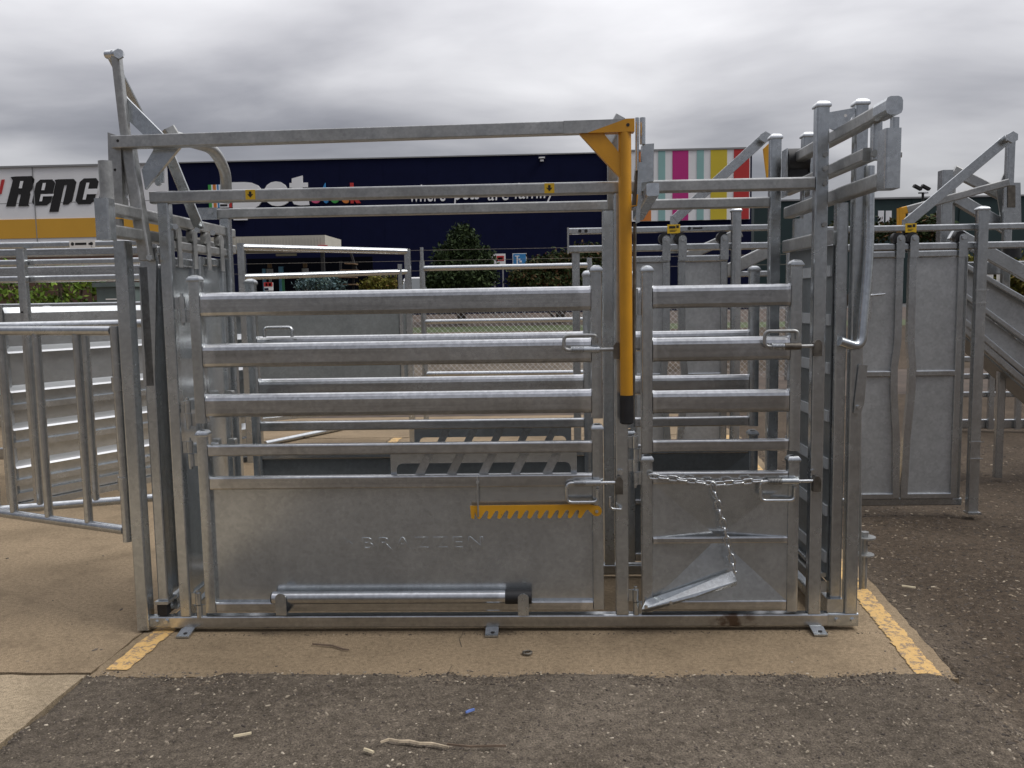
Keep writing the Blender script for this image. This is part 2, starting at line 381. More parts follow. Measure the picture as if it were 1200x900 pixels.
def slab(name, poly, mat):
    # a poured slab with slightly worn, uneven edges
    pts = []
    for i, p in enumerate(poly):
        q = poly[(i+1) % len(poly)]; L = math.dist(p, q); n = max(1, min(160, int(L/.05)))
        for k in range(n):
            t = k/n; w = .0 if k == 0 else .006
            pts.append((p[0]+(q[0]-p[0])*t+random.uniform(-w, w), p[1]+(q[1]-p[1])*t+random.uniform(-w, w), 0))
    m = MB(); m.plate([(x, y, 0.) for x, y, _ in pts], (0, 0, -.12))
    return build(name, m, mat, kind='structure')
slab('concrete_slab', [(-1.791, -.445), (1.535, -.47), (1.625, .62), (2.02, 5.3), (-1.607, 5.3)], 'concrete')
slab('concrete_slab', [(-14, -.405), (-1.800, -.405), (-1.615, 5.3), (-14, 5.3)], 'concrete')
slab('concrete_slab', [(-14, -3.4), (-1.86, -3.4), (-1.806, -.425), (-14, -.425)], 'concrete_pale')
slab('concrete_slab', [(-14, 5.32), (2.02, 5.32), (1.9, 6.9), (-14, 6.9)], 'concrete')
def painted_line(name, a, b, w, n=260, a0=0., edge=.010):
    a, b = Vector((*a, 0)), Vector((*b, 0)); d = (b-a); L = d.length; d.normalize(); s = Vector((d.y, -d.x, 0)); Lf, Rt = [], []
    q0 = q1 = 0
    for i in range(n+1):
        q0 = q0*.7 + random.uniform(-edge, edge)*.35; q1 = q1*.45 + random.uniform(-edge, edge)*.55
        p = a + d*(L*i/n); Lf.append(p - s*q0); Rt.append(p + s*(w+q1))
    m = MB(); vs = Lf+Rt; k = n+1
    m.add([(v.x, v.y, .004) for v in vs], [(i, i+1, k+i+1, k+i) for i in range(n)])
    return build(name, m, 'line_paint', kind='structure')
painted_line('yellow_line', (-1.752, -.385), (-1.60, 4.2), .092)
painted_line('yellow_line', (-1.59, 4.5), (-1.585, 5.28), .09, 40)
painted_line('yellow_line', (1.482, -.45), (1.575, .62), -.088, 160)
painted_line('yellow_line', (1.575, .65), (1.95, 5.2), -.105, 120)

build('mulch_bed', MB().add([(-60, 6.95, -.045), (60, 6.95, -.045), (60, 13.2, -.045), (-60, 13.2, -.045)], [(0, 1, 2, 3)]), 'bark', kind='structure')
def crack(pts):
    m = MB(); P_ = [gnd(u, v) for u, v in pts]; n = len(P_)
    for k, p in enumerate(P_): m.v += [(p.x-.0010, p.y, .0022), (p.x+.0010, p.y+.0010, .0022)]
    m.f = [(2*k, 2*k+1, 2*k+3, 2*k+2) for k in range(n-1)]; m.smooth = [False]*(n-1); build('hairline_crack', m, 'crack_dark', kind='structure')
plain('crack_dark', (.05, .04, .03), .95)
crack([(543, 740), (541, 746), (538, 749), (540, 755), (541, 759)]); crack([(530, 780), (528, 784), (525, 789)])
# loose stones lying on the dirt
def stones_mat():
    m, nt, b = new_mat('stones'); gi = nt.nodes.new('ShaderNodeNewGeometry')
    c = ramp(nt, gi.outputs['Random Per Island'], [(0, (.045, .036, .03)), (.45, (.10, .08, .062)), (.85, (.18, .148, .112)), (.97, (.30, .255, .19)), (1., (.48, .42, .33))])
    nt.links.new(c, b.inputs['Base Color']); b.inputs['Roughness'].default_value = .9; MATS['stones'] = m
stones_mat()
def chips_mat():
    m, nt, b = new_mat('chips'); gi = nt.nodes.new('ShaderNodeNewGeometry')
    c = ramp(nt, gi.outputs['Random Per Island'], [(0, (.030, .023, .018)), (.5, (.065, .050, .037)), (.86, (.12, .092, .065)), (.975, (.24, .19, .13)), (1., (.42, .36, .27))])
    nt.links.new(c, b.inputs['Base Color']); b.inputs['Roughness'].default_value = .9; MATS['chips'] = m
chips_mat()
def scatter(name, N, region, smin, smax, mat, zf, keep, power=2.4, flat=.6):
    x0, x1, y0, y1 = region
    yy = y0 + (y1-y0)*rng.random(N)**1.5; xx = x0 + (x1-x0)*rng.random(N)
    k = keep(xx, yy); xx, yy = xx[k], yy[k]; N = len(xx); zz = zf(xx, yy)
    s = smin + (smax-smin)*rng.random(N)**power
    ang = np.arange(5)*2*np.pi/5
    a = ang[None] + .5*(rng.random((N, 5))-.5); r = .75+.5*rng.random((N, 5))
    low = np.stack([np.cos(a)*r, np.sin(a)*r, np.zeros((N, 5))], 2)
    top = np.stack([np.cos(a)*r*.62, np.sin(a)*r*.62, (.55+.6*rng.random((N, 5)))*(flat*(.5+rng.random(N)))[:, None]], 2)
    B = np.concatenate([low, top], 1); B[:, :, 0] *= (1+1.4*rng.random(N)**2)[:, None]
    t = rng.random(N)*6.283; c, sn = np.cos(t)[:, None], np.sin(t)[:, None]
    Q = np.stack([B[:, :, 0]*c-B[:, :, 1]*sn, B[:, :, 0]*sn+B[:, :, 1]*c, B[:, :, 2]], 2)*s[:, None, None]*.5
    Q += np.stack([xx, yy, zz - s*.06], 1)[:, None]
    fb = [(k, (k+1) % 5, 5+(k+1) % 5) for k in range(5)] + [(k, 5+(k+1) % 5, 5+k) for k in range(5)] + [(5, 6, 7), (5, 7, 8), (5, 8, 9)]
    Fc = (np.array(fb)[None] + (np.arange(N)*10)[:, None, None]).reshape(-1, 3)
    me = bpy.data.meshes.new(name); me.from_pydata(Q.reshape(-1, 3).tolist(), [], Fc.tolist()); me.materials.append(MATS[mat])
    o = bpy.data.objects.new(name, me); COL.objects.link(o); o['kind'] = 'stuff'; return o
scatter('gravel', 80000, (-1.9, 2.6, -2.7, -.36), .0025, .0125, 'stones', hz, lambda x, y: (hz(x, y) > -.03) & (y < -.38) & (x > -1.82), 3.4)
scatter('bark_chips', 90000, (1.45, 6.5, -1.4, 4.6), .004, .019, 'chips', hz, lambda x, y: (hz(x, y) > -.048) & (x > 1.60+.09*(y-.6)), 3.2, .45)
scatter('soil_crumbs_and_shade', 420, (-6, 1.5, -.42, 3.5), .004, .022, 'stones', lambda x, y: 0*x, lambda x, y: (x < -1.83) | (y < -.02) | (rng.random(len(x)) < .15), 3.5)
scatter('soil_crumbs_and_shade', 2600, (-1.8, 1.55, -.47, -.37), .003, .012, 'stones', lambda x, y: 0*x, lambda x, y: rng.random(len(x)) < np.clip((-.385-y)/.06, .02, 1), 2.5)
scatter('soil_crumbs_and_shade', 500, (-1.75, 1.5, -.035, .0), .002, .009, 'chips', lambda x, y: 0*x, lambda x, y: x > -9, 2.5)  # soil along the base rail, laid dark to deepen its contact shadow
scatter('gravel', 5000, (-1.75, 1.5, -.54, -.40), .003, .011, 'chips', hz, lambda x, y: (hz(x, y) > -.03) & (vnoise(x, y, .25, 9) > -.05), 2.5)

# ------------------------------------------------------------------ the cattle crush
CR = thing('cattle_crush', (-.2, .35, 0), 'large galvanised steel cattle crush with yellow pull-down lever standing on the concrete slab', 'cattle crush')
def P(name, mb, mat='galv', par=None, **k): return build(name, mb, mat, par or CR, **k)
def bolts(par, *specs, mat='zinc'):
    for c_, n_, r_, h_ in specs: P('bolt', MB().hexbolt(tuple(c_), n_, r_, h_), mat, par)
def X_(u, v, Y=0.): return at(u, v, Y).x
def Z_(u, v, Y=0.): return at(u, v, Y).z
YF = .70                                                   # front face of the far side
BT = .05
# base frame, posts
for y0, n in ((0, 0), (YF, 1)):
    P('base_rail', MB().hbar(-1.655, 1.205, y0, y0+BT, .018, .073), 'galv_rail' if n else 'galv_rail_rust')
    P('post', MB().post(-1.611, -1.562, y0+.001, y0+BT-.001, .0735, 1.8635))                  # rear inner post
    P('post', MB().post(.302, .357, y0+.001, y0+BT-.001, .0735, 1.8635))
    a = P('post', MB().post(1.121, 1.175, y0+.001, y0+BT-.001, .0735, 2.19))
    P('post_cap', MB().cap(1.121, 1.175, y0, y0+BT, 2.19), 'zinc', a)
    c = P('post', MB().post(1.277, 1.330, y0+.001, y0+BT-.001, .075, 2.195))
    P('post_cap', MB().cap(1.277, 1.330, y0, y0+BT, 2.195), 'zinc', c)
    P('post', MB().post(-1.806, -1.750, y0-.004, y0+BT+.01, .012, 1.712))
    P('top_beam', MB().hbar(-1.64 if n == 0 else -1.63, 1.119, y0+.002, y0+BT-.002, 1.864, 1.914), 'galv_dull')
    b = P('base_coupling', MB().hbar(1.207, 1.335, y0+.002, y0+BT-.002, .016, .0745), 'galv')
    bolts(b, ((1.245, y0, .045), (0, -1, 0), .011, .009), ((1.312, y0, .045), (0, -1, 0), .011, .009))
    b = P('base_coupling', MB().hbar(-1.749, -1.657, y0+.004, y0+BT-.004, .022, .071), 'galv')
    bolts(b, ((-1.72, y0+.004, .045), (0, -1, 0), .011, .009), ((-1.675, y0+.004, .05), (0, -1, 0), .011, .009))
for x in (-1.63, 1.245):
    P('cross_rail', MB().dbar(x-.025, x+.025, .051, YF-.001, .02, .07))
for x in (-1.575, -.235, 1.155):
    f = P('foot_plate', MB().plate([(x-.028, -.004, .014), (x+.028, -.004, .014), (x+.028, -.07, .003), (x-.028, -.07, .003)], (0, 0, .008)).box(x-.025, x+.025, -.004, .045, .008, .0175), 'galv')
    P('bolt_hole', MB().cyl((x+.004, -.045, .0135), (x+.004, -.045, .0165), .009, 10), 'black_print', f)
# hinges along the front
def hinge(x0, x1, z, y0=0.0, tall=.05):
    xm = x0 + (x1-x0)*.52
    m = MB().box(x0, xm, y0+.012, y0+.020, z, z+tall).box(xm, x1, y0+.010, y0+.018, z-tall*1.15, z-.002)
    m.cyl((xm, y0+.008, z+.001), (xm, y0+.008, z+tall+.003), .0135).cyl((xm+.002, y0+.008, z-tall*1.15), (xm+.002, y0+.008, z-.003), .0125)
    m.cyl((xm, y0+.008, z+tall), (xm, y0+.008, z+tall+.016), .007, 8).cyl((xm, y0+.008, z-tall*1.15-.012), (xm, y0+.008, z-tall), .007, 8)
    return P('hinge', m, 'galv')
for z in (1.42, .975, .80, .125): hinge(-1.561, -1.497, z)
for z in (1.42, .80, .70, .13): hinge(.358, .413, z)
# gates: (x of posts), z extents
def rail(par, x0, x1, y0, z0, z1, mat='galv_rail'):
    w = .042; return P('rail', MB().cattle_rail(x0, x1, y0+.024, z0, z1), mat, par)
def bar(par, x0, x1, y0, z0, z1): return P('rail', MB().hbar(x0, x1, y0+.003, y0+.045, z0, z1, .007), 'galv_rail', par)
def gate_post(par, x0, x1, y0, z0, z1):
    m = MB().post(x0, x1, y0, y0+.048, z0, z1).cap(x0, x1, y0, y0+.048, z1)
    return P('gate_post', m, 'galv', par)
def gates(y0):
    near = y0 == 0
    u = P('upper_side_gate', MB().post(.2035, .2505, y0, y0+.048, .93, 1.545).cap(.2035, .2505, y0, y0+.048, 1.545), 'galv')
    gate_post(u, -1.497, -1.449, y0, .93, 1.535)
    for a, b in ((1.385, 1.487), (1.168, 1.270), (.953, 1.053)): rail(u, -1.448, .2025, y0, a, b)
    l = P('lower_side_gate', MB().post(.2035, .2505, y0, y0+.048, .098, .878).cap(.2035, .2505, y0, y0+.048, .878), 'galv')
    gate_post(l, -1.497, -1.449, y0, .088, .872)
    for a, b in ((.784, .832), (.637, .692), (.090, .134)): bar(l, -1.448, .2025, y0, a, b)
    P('kick_sheet', MB().box(-1.449, .204, y0+.026, y0+.031, .125, .640), 'galv_sheet' if near else 'yard_sheet', l)  # far sheet is a darker copy: the shade inside is put into its colour
    # slotted vent plate with slanted slats between the two upper bars
    xa, xb = X_(458, 548, .05), X_(676, 548, .05); yp = y0+.0465
    f = MB().box(xa, xb, yp, yp+.005, .737, .784).box(xa, xa+.026, yp, yp+.005, .690, .737).box(xb-.026, xb, yp, yp+.005, .690, .737)
    for (cx, s) in ((xa+.026, 1), (xb-.026, -1)):
        f.plate([(cx, yp, .737), (cx+s*.022, yp, .737), (cx+s*.007, yp, .730), (cx, yp, .715)], (0, .005, 0))
    sp = P('slat_frame', f, 'galv_sheet', l)
    for k in range(5):
        cx = xa + .148 + k*.138
        P('slat', MB().plate([(cx, yp-.004, .775), (cx+.04, yp-.004, .775), (cx-.025, yp-.004, .645), (cx-.065, yp-.004, .645)], (0, .0035, 0)).hexbolt((cx+.014, yp-.005, .762), (0, -1, 0), .009), 'galv_dull', l)
    r = P('upper_end_gate', MB().post(1.029, 1.077, y0, y0+.048, .782, 1.553).cap(1.029, 1.077, y0, y0+.048, 1.553), 'galv')
    gate_post(r, .4135, .4605, y0, .780, 1.540)
    for a, b in ((1.389, 1.485), (1.166, 1.266), (.947, 1.044)): rail(r, .4615, 1.028, y0, a, b)
    bar(r, .4615, 1.028, y0, .783, .831)
    q = P('lower_end_gate', MB().post(1.029, 1.077, y0, y0+.048, .085, .735).cap(1.029, 1.077, y0, y0+.048, .735), 'galv')
    gate_post(q, .4135, .4605, y0, .085, .743)
    for a, b in ((.644, .694), (.089, .134)): bar(q, .4615, 1.028, y0, a, b)
    P('mid_bar', MB().hbar(.4615, 1.028, y0-.002, y0+.018, .386, .414, .006), 'galv_rail', q)
    # cross-broken infill sheets, pressed to a point in the middle
    xa, xb, cx = .460, 1.029, .745
    for z0, z1 in ((.401, .646), (.132, .399)):
        yb, ym = y0+.008, y0+.044
        if z0 > .2: v = [(xa, yb, z1), (xb, yb, z1), (xb, yb, z0), (xa, yb, z0), (cx, ym+.004, z0)]; fs = [(0, 1, 4), (1, 2, 4), (3, 0, 4)]
        else: v = [(xa, yb, z1), (xb, yb, z1), (xb, yb, z0), (xa, yb, z0), (cx, ym+.004, z1)]; fs = [(0, 4, 3), (4, 1, 2), (3, 4, 2)]
        n = len(v); vv = v + [(a, b+.004, c) for a, b, c in v]
        P('infill_sheet', MB().add(vv, fs + [tuple(i+n for i in f[::-1]) for f in fs]), 'galv_sheet' if near else 'yard_sheet', q)  # far infill likewise darkened in colour for the shaded inside
    return u, l, r, q
UG, LG, RG, QG = gates(0.)
FU, FL, FR, FQ = gates(YF)
P('gate_handle', MB().pipe(fillet([(-1.40, YF-.02, 1.268), (-1.40, YF-.02, 1.315), (-1.26, YF-.02, 1.315), (-1.26, YF-.02, 1.268)], .02), .009), 'zinc', FU)
# embossed lettering on the kick sheet
text('embossed_lettering', 'BRAZZEN', X_(424, 632, .02), X_(566, 632, .02), .363, .417, .0265, 'galv_sheet', LG, -.005, 0, .0026, 1.45, bevel=.03)
ex, ez = X_(403, 632, .02), .390
P('embossed_emblem', MB().plate([(ex-.02, .0265, ez), (ex, .0265, ez+.028), (ex+.02, .0265, ez), (ex, .0265, ez-.028)], (0, -.002, 0)).plate([(ex+.002, .0265, ez-.01), (ex+.02, .0265, ez+.012), (ex+.036, .0265, ez-.002), (ex+.014, .0265, ez-.026)], (0, -.003, 0)), 'galv_sheet', LG)
# spring latches
def latch(par, u0, vh, u1, vrod, uend, up, mat_rod='zinc', mat_spring='zinc', mat_barrel='galv'):
    y = -.022; zr = Z_((u0+u1)/2, vrod, y); zh = Z_((u0+u1)/2, vh, y); x0, x1, xe = X_(u0, vrod, y), X_(u1, vrod, y), X_(uend, vrod, y)
    sgn = 1 if up else -1; xs = x0+.012
    rod = fillet([(xe, y, zr), (x0, y, zr), (x0, y, zh), (x1, y, zh), (x1, y, zr+sgn*.028)], .022)
    o = P('latch', MB().pipe(rod, .0075, 10), mat_rod, par)
    xb0, xb1 = X_(u0, vrod, y)+.60*(x1-x0), x1+.012
    sp = []; n = 9; xa = x0+.03
    for i in range(n*10+1):
        t = i/(n*10); a = 2*math.pi*n*t; sp.append((xa+(xb0-xa)*t, y+.0125*math.cos(a), zr+.0125*math.sin(a)))
    P('latch_barrel', MB().cyl((xb0, y, zr), (xb1, y, zr), .0145, 14).box(xb0+.01, xb1-.01, y+.008, -.001, zr-.012, zr+.012), mat_barrel, par)
    P('latch_spring', MB().pipe(sp, .0026, 5), mat_spring, par)
    return o
latch(UG, 661, 393, 699, 410, 719, True, 'galv_dull', 'zinc')
latch(RG, 896, 388, 935, 406, 957, True, 'galv_dull', 'zinc', 'dark_steel')
latch(LG, 664, 588.5, 700.5, 566, 722, False)
latch(QG, 891.5, 586.5, 932, 564, 957, False, 'zinc', 'galv_dull')
for u, v0, v1 in ((723, 401, 420), (957, 398, 417), (725, 558, 578), (956, 557, 575)):
    xa = X_(u, v0, -.01); z0, z1 = Z_(u, v1, -.01), Z_(u, v0, -.01)
    P('latch_keeper', MB().plate([(xa-.016, -.034, z0), (xa+.016, -.034, z0), (xa+.016, -.034, z1-.014), (xa+.006, -.034, z1), (xa-.006, -.034, z1), (xa-.016, -.034, z1-.014)], (0, .032, 0)), 'dark_steel')
for u, v in ((727, 553), (953, 553)):
    c = at(u, v, -.008); P('bolt', MB().hexbolt((c.x, -.003, c.z), (0, -1, 0), .012, .012), 'zinc')
# L-hook on the middle post
a, b, c = at(715, 582, -.03), at(715, 596, -.03), at(728, 597, -.03)
P('hook', MB().pipe(fillet([tuple(a), tuple(b), tuple(c)], .015), .0055).cyl((c.x, -.03, c.z), (c.x, 0, c.z), .0075), 'zinc')
# yellow toothed bar on the lower gate
def comb():
    y = -.010; xa, xb = X_(551, 600, y), X_(705, 600, y); zt = Z_(630, 592, y); zb = Z_(630, 607.5, y); H = zt-zb
    pts = [(xa, zt-.001)]; n = 11
    pts.append((xa+.004, zb+.004)); pts.append((xa+.012, zb)); pts.append((xa+.017, zb)); pts.append((xa+.020, zt-H*.45))
    x = xa+.030; pitch = (xb-.058-x)/n
    for k in range(n):
        x0 = x + k*pitch; q = pitch/.048
        pts += [(x0, zb+.004), (x0+.004*q, zb), (x0+.013*q, zb), (x0+.018*q, zb+.004), (x0+.037*q, zt-H*.47), (x0+.044*q, zt-H*.38), (x0+.051*q, zt-H*.40), (x0+.054*q, zt-H*.50)]
    cx, cz, r = xb-.021, zt-.024, .0225
    for k in range(11):
        t = RAD(205+ k*26); pts.append((cx+r*math.cos(t), cz-.004+r*math.sin(t)))
    pts.append((xb-.05, zt+.001))
    tri = MB(); tri.plate([(a, y, b) for a, b in pts], (0, .006, 0)); return tri, cx, cz
cm, cx, cz = comb(); co = P('ratchet_bar', cm, 'yellow_bright', LG)
P('bolt', MB().hexbolt((cx, -.010, cz-.004), (0, -1, 0), .008, .008), 'zinc', LG)
xa = X_(560, 590, -.02); P('ratchet_hanger', MB().tube((xa, -.013, .690), (xa, -.013, Z_(560, 606, -.02)), .007, .011, (0, 1, 0), .002).box(xa-.006, xa+.006, -.02, .002, .66, .668), 'galv_dull', LG)
# saddle brackets for the loose bar
for u in (332.5, 613.5):
    x = X_(u, 704, -.012); z0, z1 = Z_(u, 717, -.012), Z_(u, 692, -.012)
    P('bar_bracket', MB().plate([(x-.023, -.056, z0), (x+.023, -.056, z0), (x+.023, -.056, z1-.015)] + [(x+.023*math.cos(RAD(a)), -.056, z1-.018+.018*math.sin(RAD(a))) for a in range(10, 175, 20)] + [(x-.023, -.056, z1-.015)], (0, .005, 0)).box(x-.022, x+.022, -.051, .003, z0, z0+.006), 'galv', LG)
# angled channel flap on the lower end gate
p0, p1 = at(762, 706, -.03), at(860, 680, -.03); d = (p1-p0).normalized(); n = Vector((-d.z, 0, d.x))
def quad(a0, a1, a2, a3, th): return MB().plate([tuple(a0), tuple(a1), tuple(a2), tuple(a3)], th)
b0 = at(752, 713, -.03); b1 = at(861, 671, -.03)
fl = MB().plate([tuple(at(757, 703, -.006)), tuple(at(858, 669, -.006)), tuple(at(864, 681, -.052)), tuple(at(815, 699, -.055)), tuple(at(752, 714, -.050))], (0, .002, -.004))
fl.plate([tuple(at(752, 715, -.050)), tuple(at(815, 700, -.055)), tuple(at(864, 682, -.052)), tuple(at(863, 686, -.02)), tuple(at(756, 718, -.02))], (0, 0, .002))
P('drop_flap', fl, 'galv', QG)
c = at(757, 711, -.047); bolts(QG, (c, (0, -1, 0), .008, .007), (at(786, 706, -.047), (0, -1, 0), .008, .006))
# arrow stickers on the near top beam
for u, v in ((293.3, 228), (643.8, 220.5)):
    c = at(u, v, 0); s = .0205
    k = P('arrow_sticker', MB().box(c.x-s, c.x+s, -.0006, .0015, c.z-s*.98, c.z+s*.98), 'sticker_yellow')
    P('arrow_mark', MB().plate([(c.x+dx*s, -.0018, c.z+dz*s) for dx, dz in ((-.25, .62), (.25, .62), (.25, .05), (.62, .12), (0, -.62), (-.62, .12), (-.25, .05))], (0, .001, 0)), 'black_print', k)

# ---- long squeeze bar along the top with the yellow pull lever
yl0, yl1 = -.085, -.035
xl, xr = -1.745, .408
zl, zr_ = 2.104, 2.120
def bz(x): return zl + (zr_-zl)*(x-xl)/(xr-.03-xl)
xc0, xt, xb_ = X_(660, 150, -.06), X_(733, 145, -.06), X_(688, 156, -.06)
sb = P('squeeze_bar', MB().tube((xl, -.06, zl), (xc0, -.06, bz(xc0)), .05, .050, (0, 0, 1), .003).plate([(xc0+.0005, -.0848, bz(xc0)-.0248), (xb_, -.0848, bz(xb_)-.0248), (xt, -.0848, bz(xt)+.0248), (xc0+.0005, -.0848, bz(xc0)+.0248)], (0, .0496, 0)), 'galv_dull')
P('bolt_hole', MB().cyl((xl+.028, -.0855, zl+.003), (xl+.028, -.080, zl+.003), .006, 10), 'black_print', sb)
xs = X_(700, 150, -.06); zc = bz(xs); xe = xr-.03
lv = P('pull_lever', MB().plate([(xb_+.001, -.0855, bz(xb_)-.0255), (xe, -.0855, bz(xe)-.0255), (xe, -.0855, bz(xe)+.0255), (xt+.001, -.0855, bz(xt)+.0255)], (0, .051, 0)), 'yellow_paint')
za = zc-.0256
P('lever_gusset', MB().plate([(X_(679, 158, -.075), -.075, za), (X_(707, 158, -.075), -.075, za+.001), (X_(728, 183, -.06), -.075, Z_(728, 183, -.06)), (X_(728, 211, -.06), -.075, Z_(728, 211, -.06))], (0, .03, 0)), 'yellow_paint', lv)
xg = X_(732.5, 300, -.06); zt = zr_-.026
P('lever_tube', MB().cyl((xg, -.06, zt), (xg+.004, -.06, Z_(731, 463, -.06)), .0262, 20), 'yellow_paint', lv)
gp = [(xg+.004, -.06, Z_(731, 463, -.06)), (xg+.004, -.06, Z_(731, 495, -.06))]
m = MB(); z0, z1 = gp[0][2], gp[1][2]
prof = []
for k in range(9):
    z = z0+(z1-z0)*k/8; prof.append((.0295 if k % 2 == 0 else .0285, z))
prof.append((.022, z1-.006))
vs = []; fs = []; sg = 18
for r, z in prof:
    for k in range(sg): vs.append((xg+.004+r*math.cos(2*math.pi*k/sg), -.06+r*math.sin(2*math.pi*k/sg), z))
for i in range(len(prof)-1):
    for k in range(sg): fs.append((i*sg+k, i*sg+(k+1) % sg, (i+1)*sg+(k+1) % sg, (i+1)*sg+k))
fs += [tuple(range(sg)), tuple(range((len(prof)-1)*sg, len(prof)*sg))]
P('grip', MB().add(vs, fs, True), 'black_rubber', lv)
P('bolt_hole', MB().cyl((X_(736, 146, -.09), -.0866, Z_(736, 146, -.09)), (X_(736, 146, -.09), -.08, Z_(736, 146, -.09)), .007, 10), 'black_print', lv)
# pivot and catch gear behind the lever
P('pivot_pin', MB().cyl(at(753, 169, -.03), at(753, 138, -.03), .012, 12).cyl(at(746.5, 138, -.02), at(746.5, 200, -.02), .008), 'zinc')
P('catch_channel', MB().plate([tuple(at(u, v, -.02)) for u, v in ((753, 169), (766.5, 168), (766, 212), (752, 214))], (0, .06, 0)).plate([tuple(at(u, v, -.03)) for u, v in ((748, 190), (753, 190), (750, 260), (745, 262))], (0, .01, 0)), 'galv')
q0, q1 = at(763, 222, -.10), at(745, 262, .33)
P('catch_arm', MB().tube(at(765, 222, -.16), at(748, 252, .45), .05, .05), 'galv')
P('catch_wedge', MB().plate([tuple(at(u, v, -.01)) for u, v in ((747, 178), (751, 196), (747, 240), (741, 244))], (0, .05, 0)), 'dark_steel')
P('catch_rod', MB().tube(at(744, 262, -.012), at(742, 492, -.012), .014, .020, (0, 1, 0)), 'dark_steel')
P('catch_wire', MB().pipe([at(737, 242, -.05), at(746, 241, -.04), at(747, 228, -.03)], .003, 6), 'yellow_paint')
P('hanger_strap', MB().tube(at(718, 140, .35), at(718, 245, .40), .05, .03, (0, 1, 0)).tube(at(727, 137, .35), at(708, 172, .33), .05, .03, (0, 1, 0)), 'galv_dull')

# ---- rear end (left): sliding gate tracks that stick out towards the viewer, arm and bent hoop
XT = -1.680; YT0 = -.33
za_, zb_ = Z_(140, 246.5, -.2), Z_(143, 272, -.2)
for z in (za_, zb_):
    P('gate_track', MB().dbar(XT-.025, XT+.025, YT0+.06, 1.05, z-.024, z+.024), 'galv_dull')
P('track_end', MB().post(XT-.027, XT+.030, YT0, YT0+.058, Z_(118, 281, YT0), Z_(118, 232, YT0)), 'galv')
P('track_strut', MB().post(-1.742, -1.707, -.12, -.09, zb_+.025, za_-.025), 'galv_dull')
hp = MB(); c = at(122.5, 205, -.28); vs = []; fs = []; nn = 9
for k, z in enumerate((Z_(122, 233, -.28), Z_(122, 188, -.28))):
    for i in range(nn):
        t = math.pi*(.05+.9*i/(nn-1)); vs.append((c.x-.002+.028*math.cos(t), -.28-.030*math.sin(t)+.02, z))
    for i in range(nn):
        t = math.pi*(.05+.9*(nn-1-i)/(nn-1)); vs.append((c.x-.002+.024*math.cos(t), -.28-.026*math.sin(t)+.02, z))
q = 2*nn
fs = [(i, (i+1) % q, q+(i+1) % q, q+i) for i in range(q)] + [tuple(range(q-1, -1, -1)), tuple(range(q, 2*q))]
P('guard_channel', MB().add(vs, fs, True), 'galv_dull')
bp = P('bar_bracket_plate', MB().plate([tuple(at(u, v, -.055)) for u, v in ((126, 155), (141, 160), (144, 243), (132, 238), (127, 190))], (0, .05, 0)), 'galv_dull')
P('bolt_hole', MB().cyl(at(135, 199, -.0565), at(135, 199, -.05), .006, 8), 'black_print', bp)
# swing arm, from its pivot up past the bar to the clevis
ab, am, at_ = at(172, 305, -.02), at(150, 170, -.03), at(136, 60, -.03)
P('swing_arm', MB().tube(ab, at(151, 172, -.02), .05, .05, (0, 1, 0)).tube(at(148, 165, -.01), at_, .036, .036, (0, 1, 0)), 'galv_dull')
ar = P('arm_gusset', MB().plate([tuple(at(u, v, -.02)) for u, v in ((166, 199), (182, 172), (211, 172), (170, 222))], (0, .02, 0)).plate([tuple(at(u, v, .0)) for u, v in ((142, 107), (150, 116), (194, 160), (170, 160), (143, 134))], (0, .02, 0)), 'galv')
P('arm_strut', MB().tube(at(130, 66, .01), at(172, 148, .35), .032, .012, (0, 1, 0), .002), 'galv')
P('arm_pin', MB().cyl(at(126, 64, -.01), at(141, 63, -.05), .018, 12).hexbolt(tuple(at(139.5, 64, -.055)), (.3, -1, 0), .02, .015), 'zinc')
bolts(CR, (at(176, 302, -.045), (.2, -1, 0), .013, .016), (at(147, 231, -.01), (0, -1, 0), .012, .012))
P('pivot_plate', MB().plate([tuple(at(u, v, .02)) for u, v in ((166, 292), (181, 290), (183, 312), (181, 452), (168, 452), (163, 318))], (0, .02, 0)), 'galv')
P('bent_hoop', MB().pipe(fillet([at(196, 158, .12), at(251, 174, .55), at(266, 205, .70), at(263, 238, .715)], .16, 8), .027, 14), 'galv_dull')
P('hoop_leg', MB().tube(at(197, 150, .12), at(208, 168, .14), .05, .05), 'galv_dull')
P('lever_link', MB().tube(at(197, 178, .1), at(234, 268, .25), .045, .014, (0, 1, 0), .002).tube(at(186, 172, .06), at(186, 214, .06), .045, .012, (0, 1, 0), .002), 'galv')
bolts(CR, (at(186, 215, .045), (0, -1, 0), .012, .012), (at(231, 270, .22), (.3, -1, 0), .013, .014), (at(249, 273, .45), (.5, -1, 0), .013, .014), (at(206, 266, .05), (.3, -1, 0), .013, .014), (at(229, 248.5, .69), (0, -1, 0), .013, .01), (at(247, 248.5, .69), (0, -1, 0), .013, .01))
P('splice_plate', MB().box(X_(222, 248, .69), X_(254, 248, .69), .688, .697, 1.860, 1.918), 'galv')
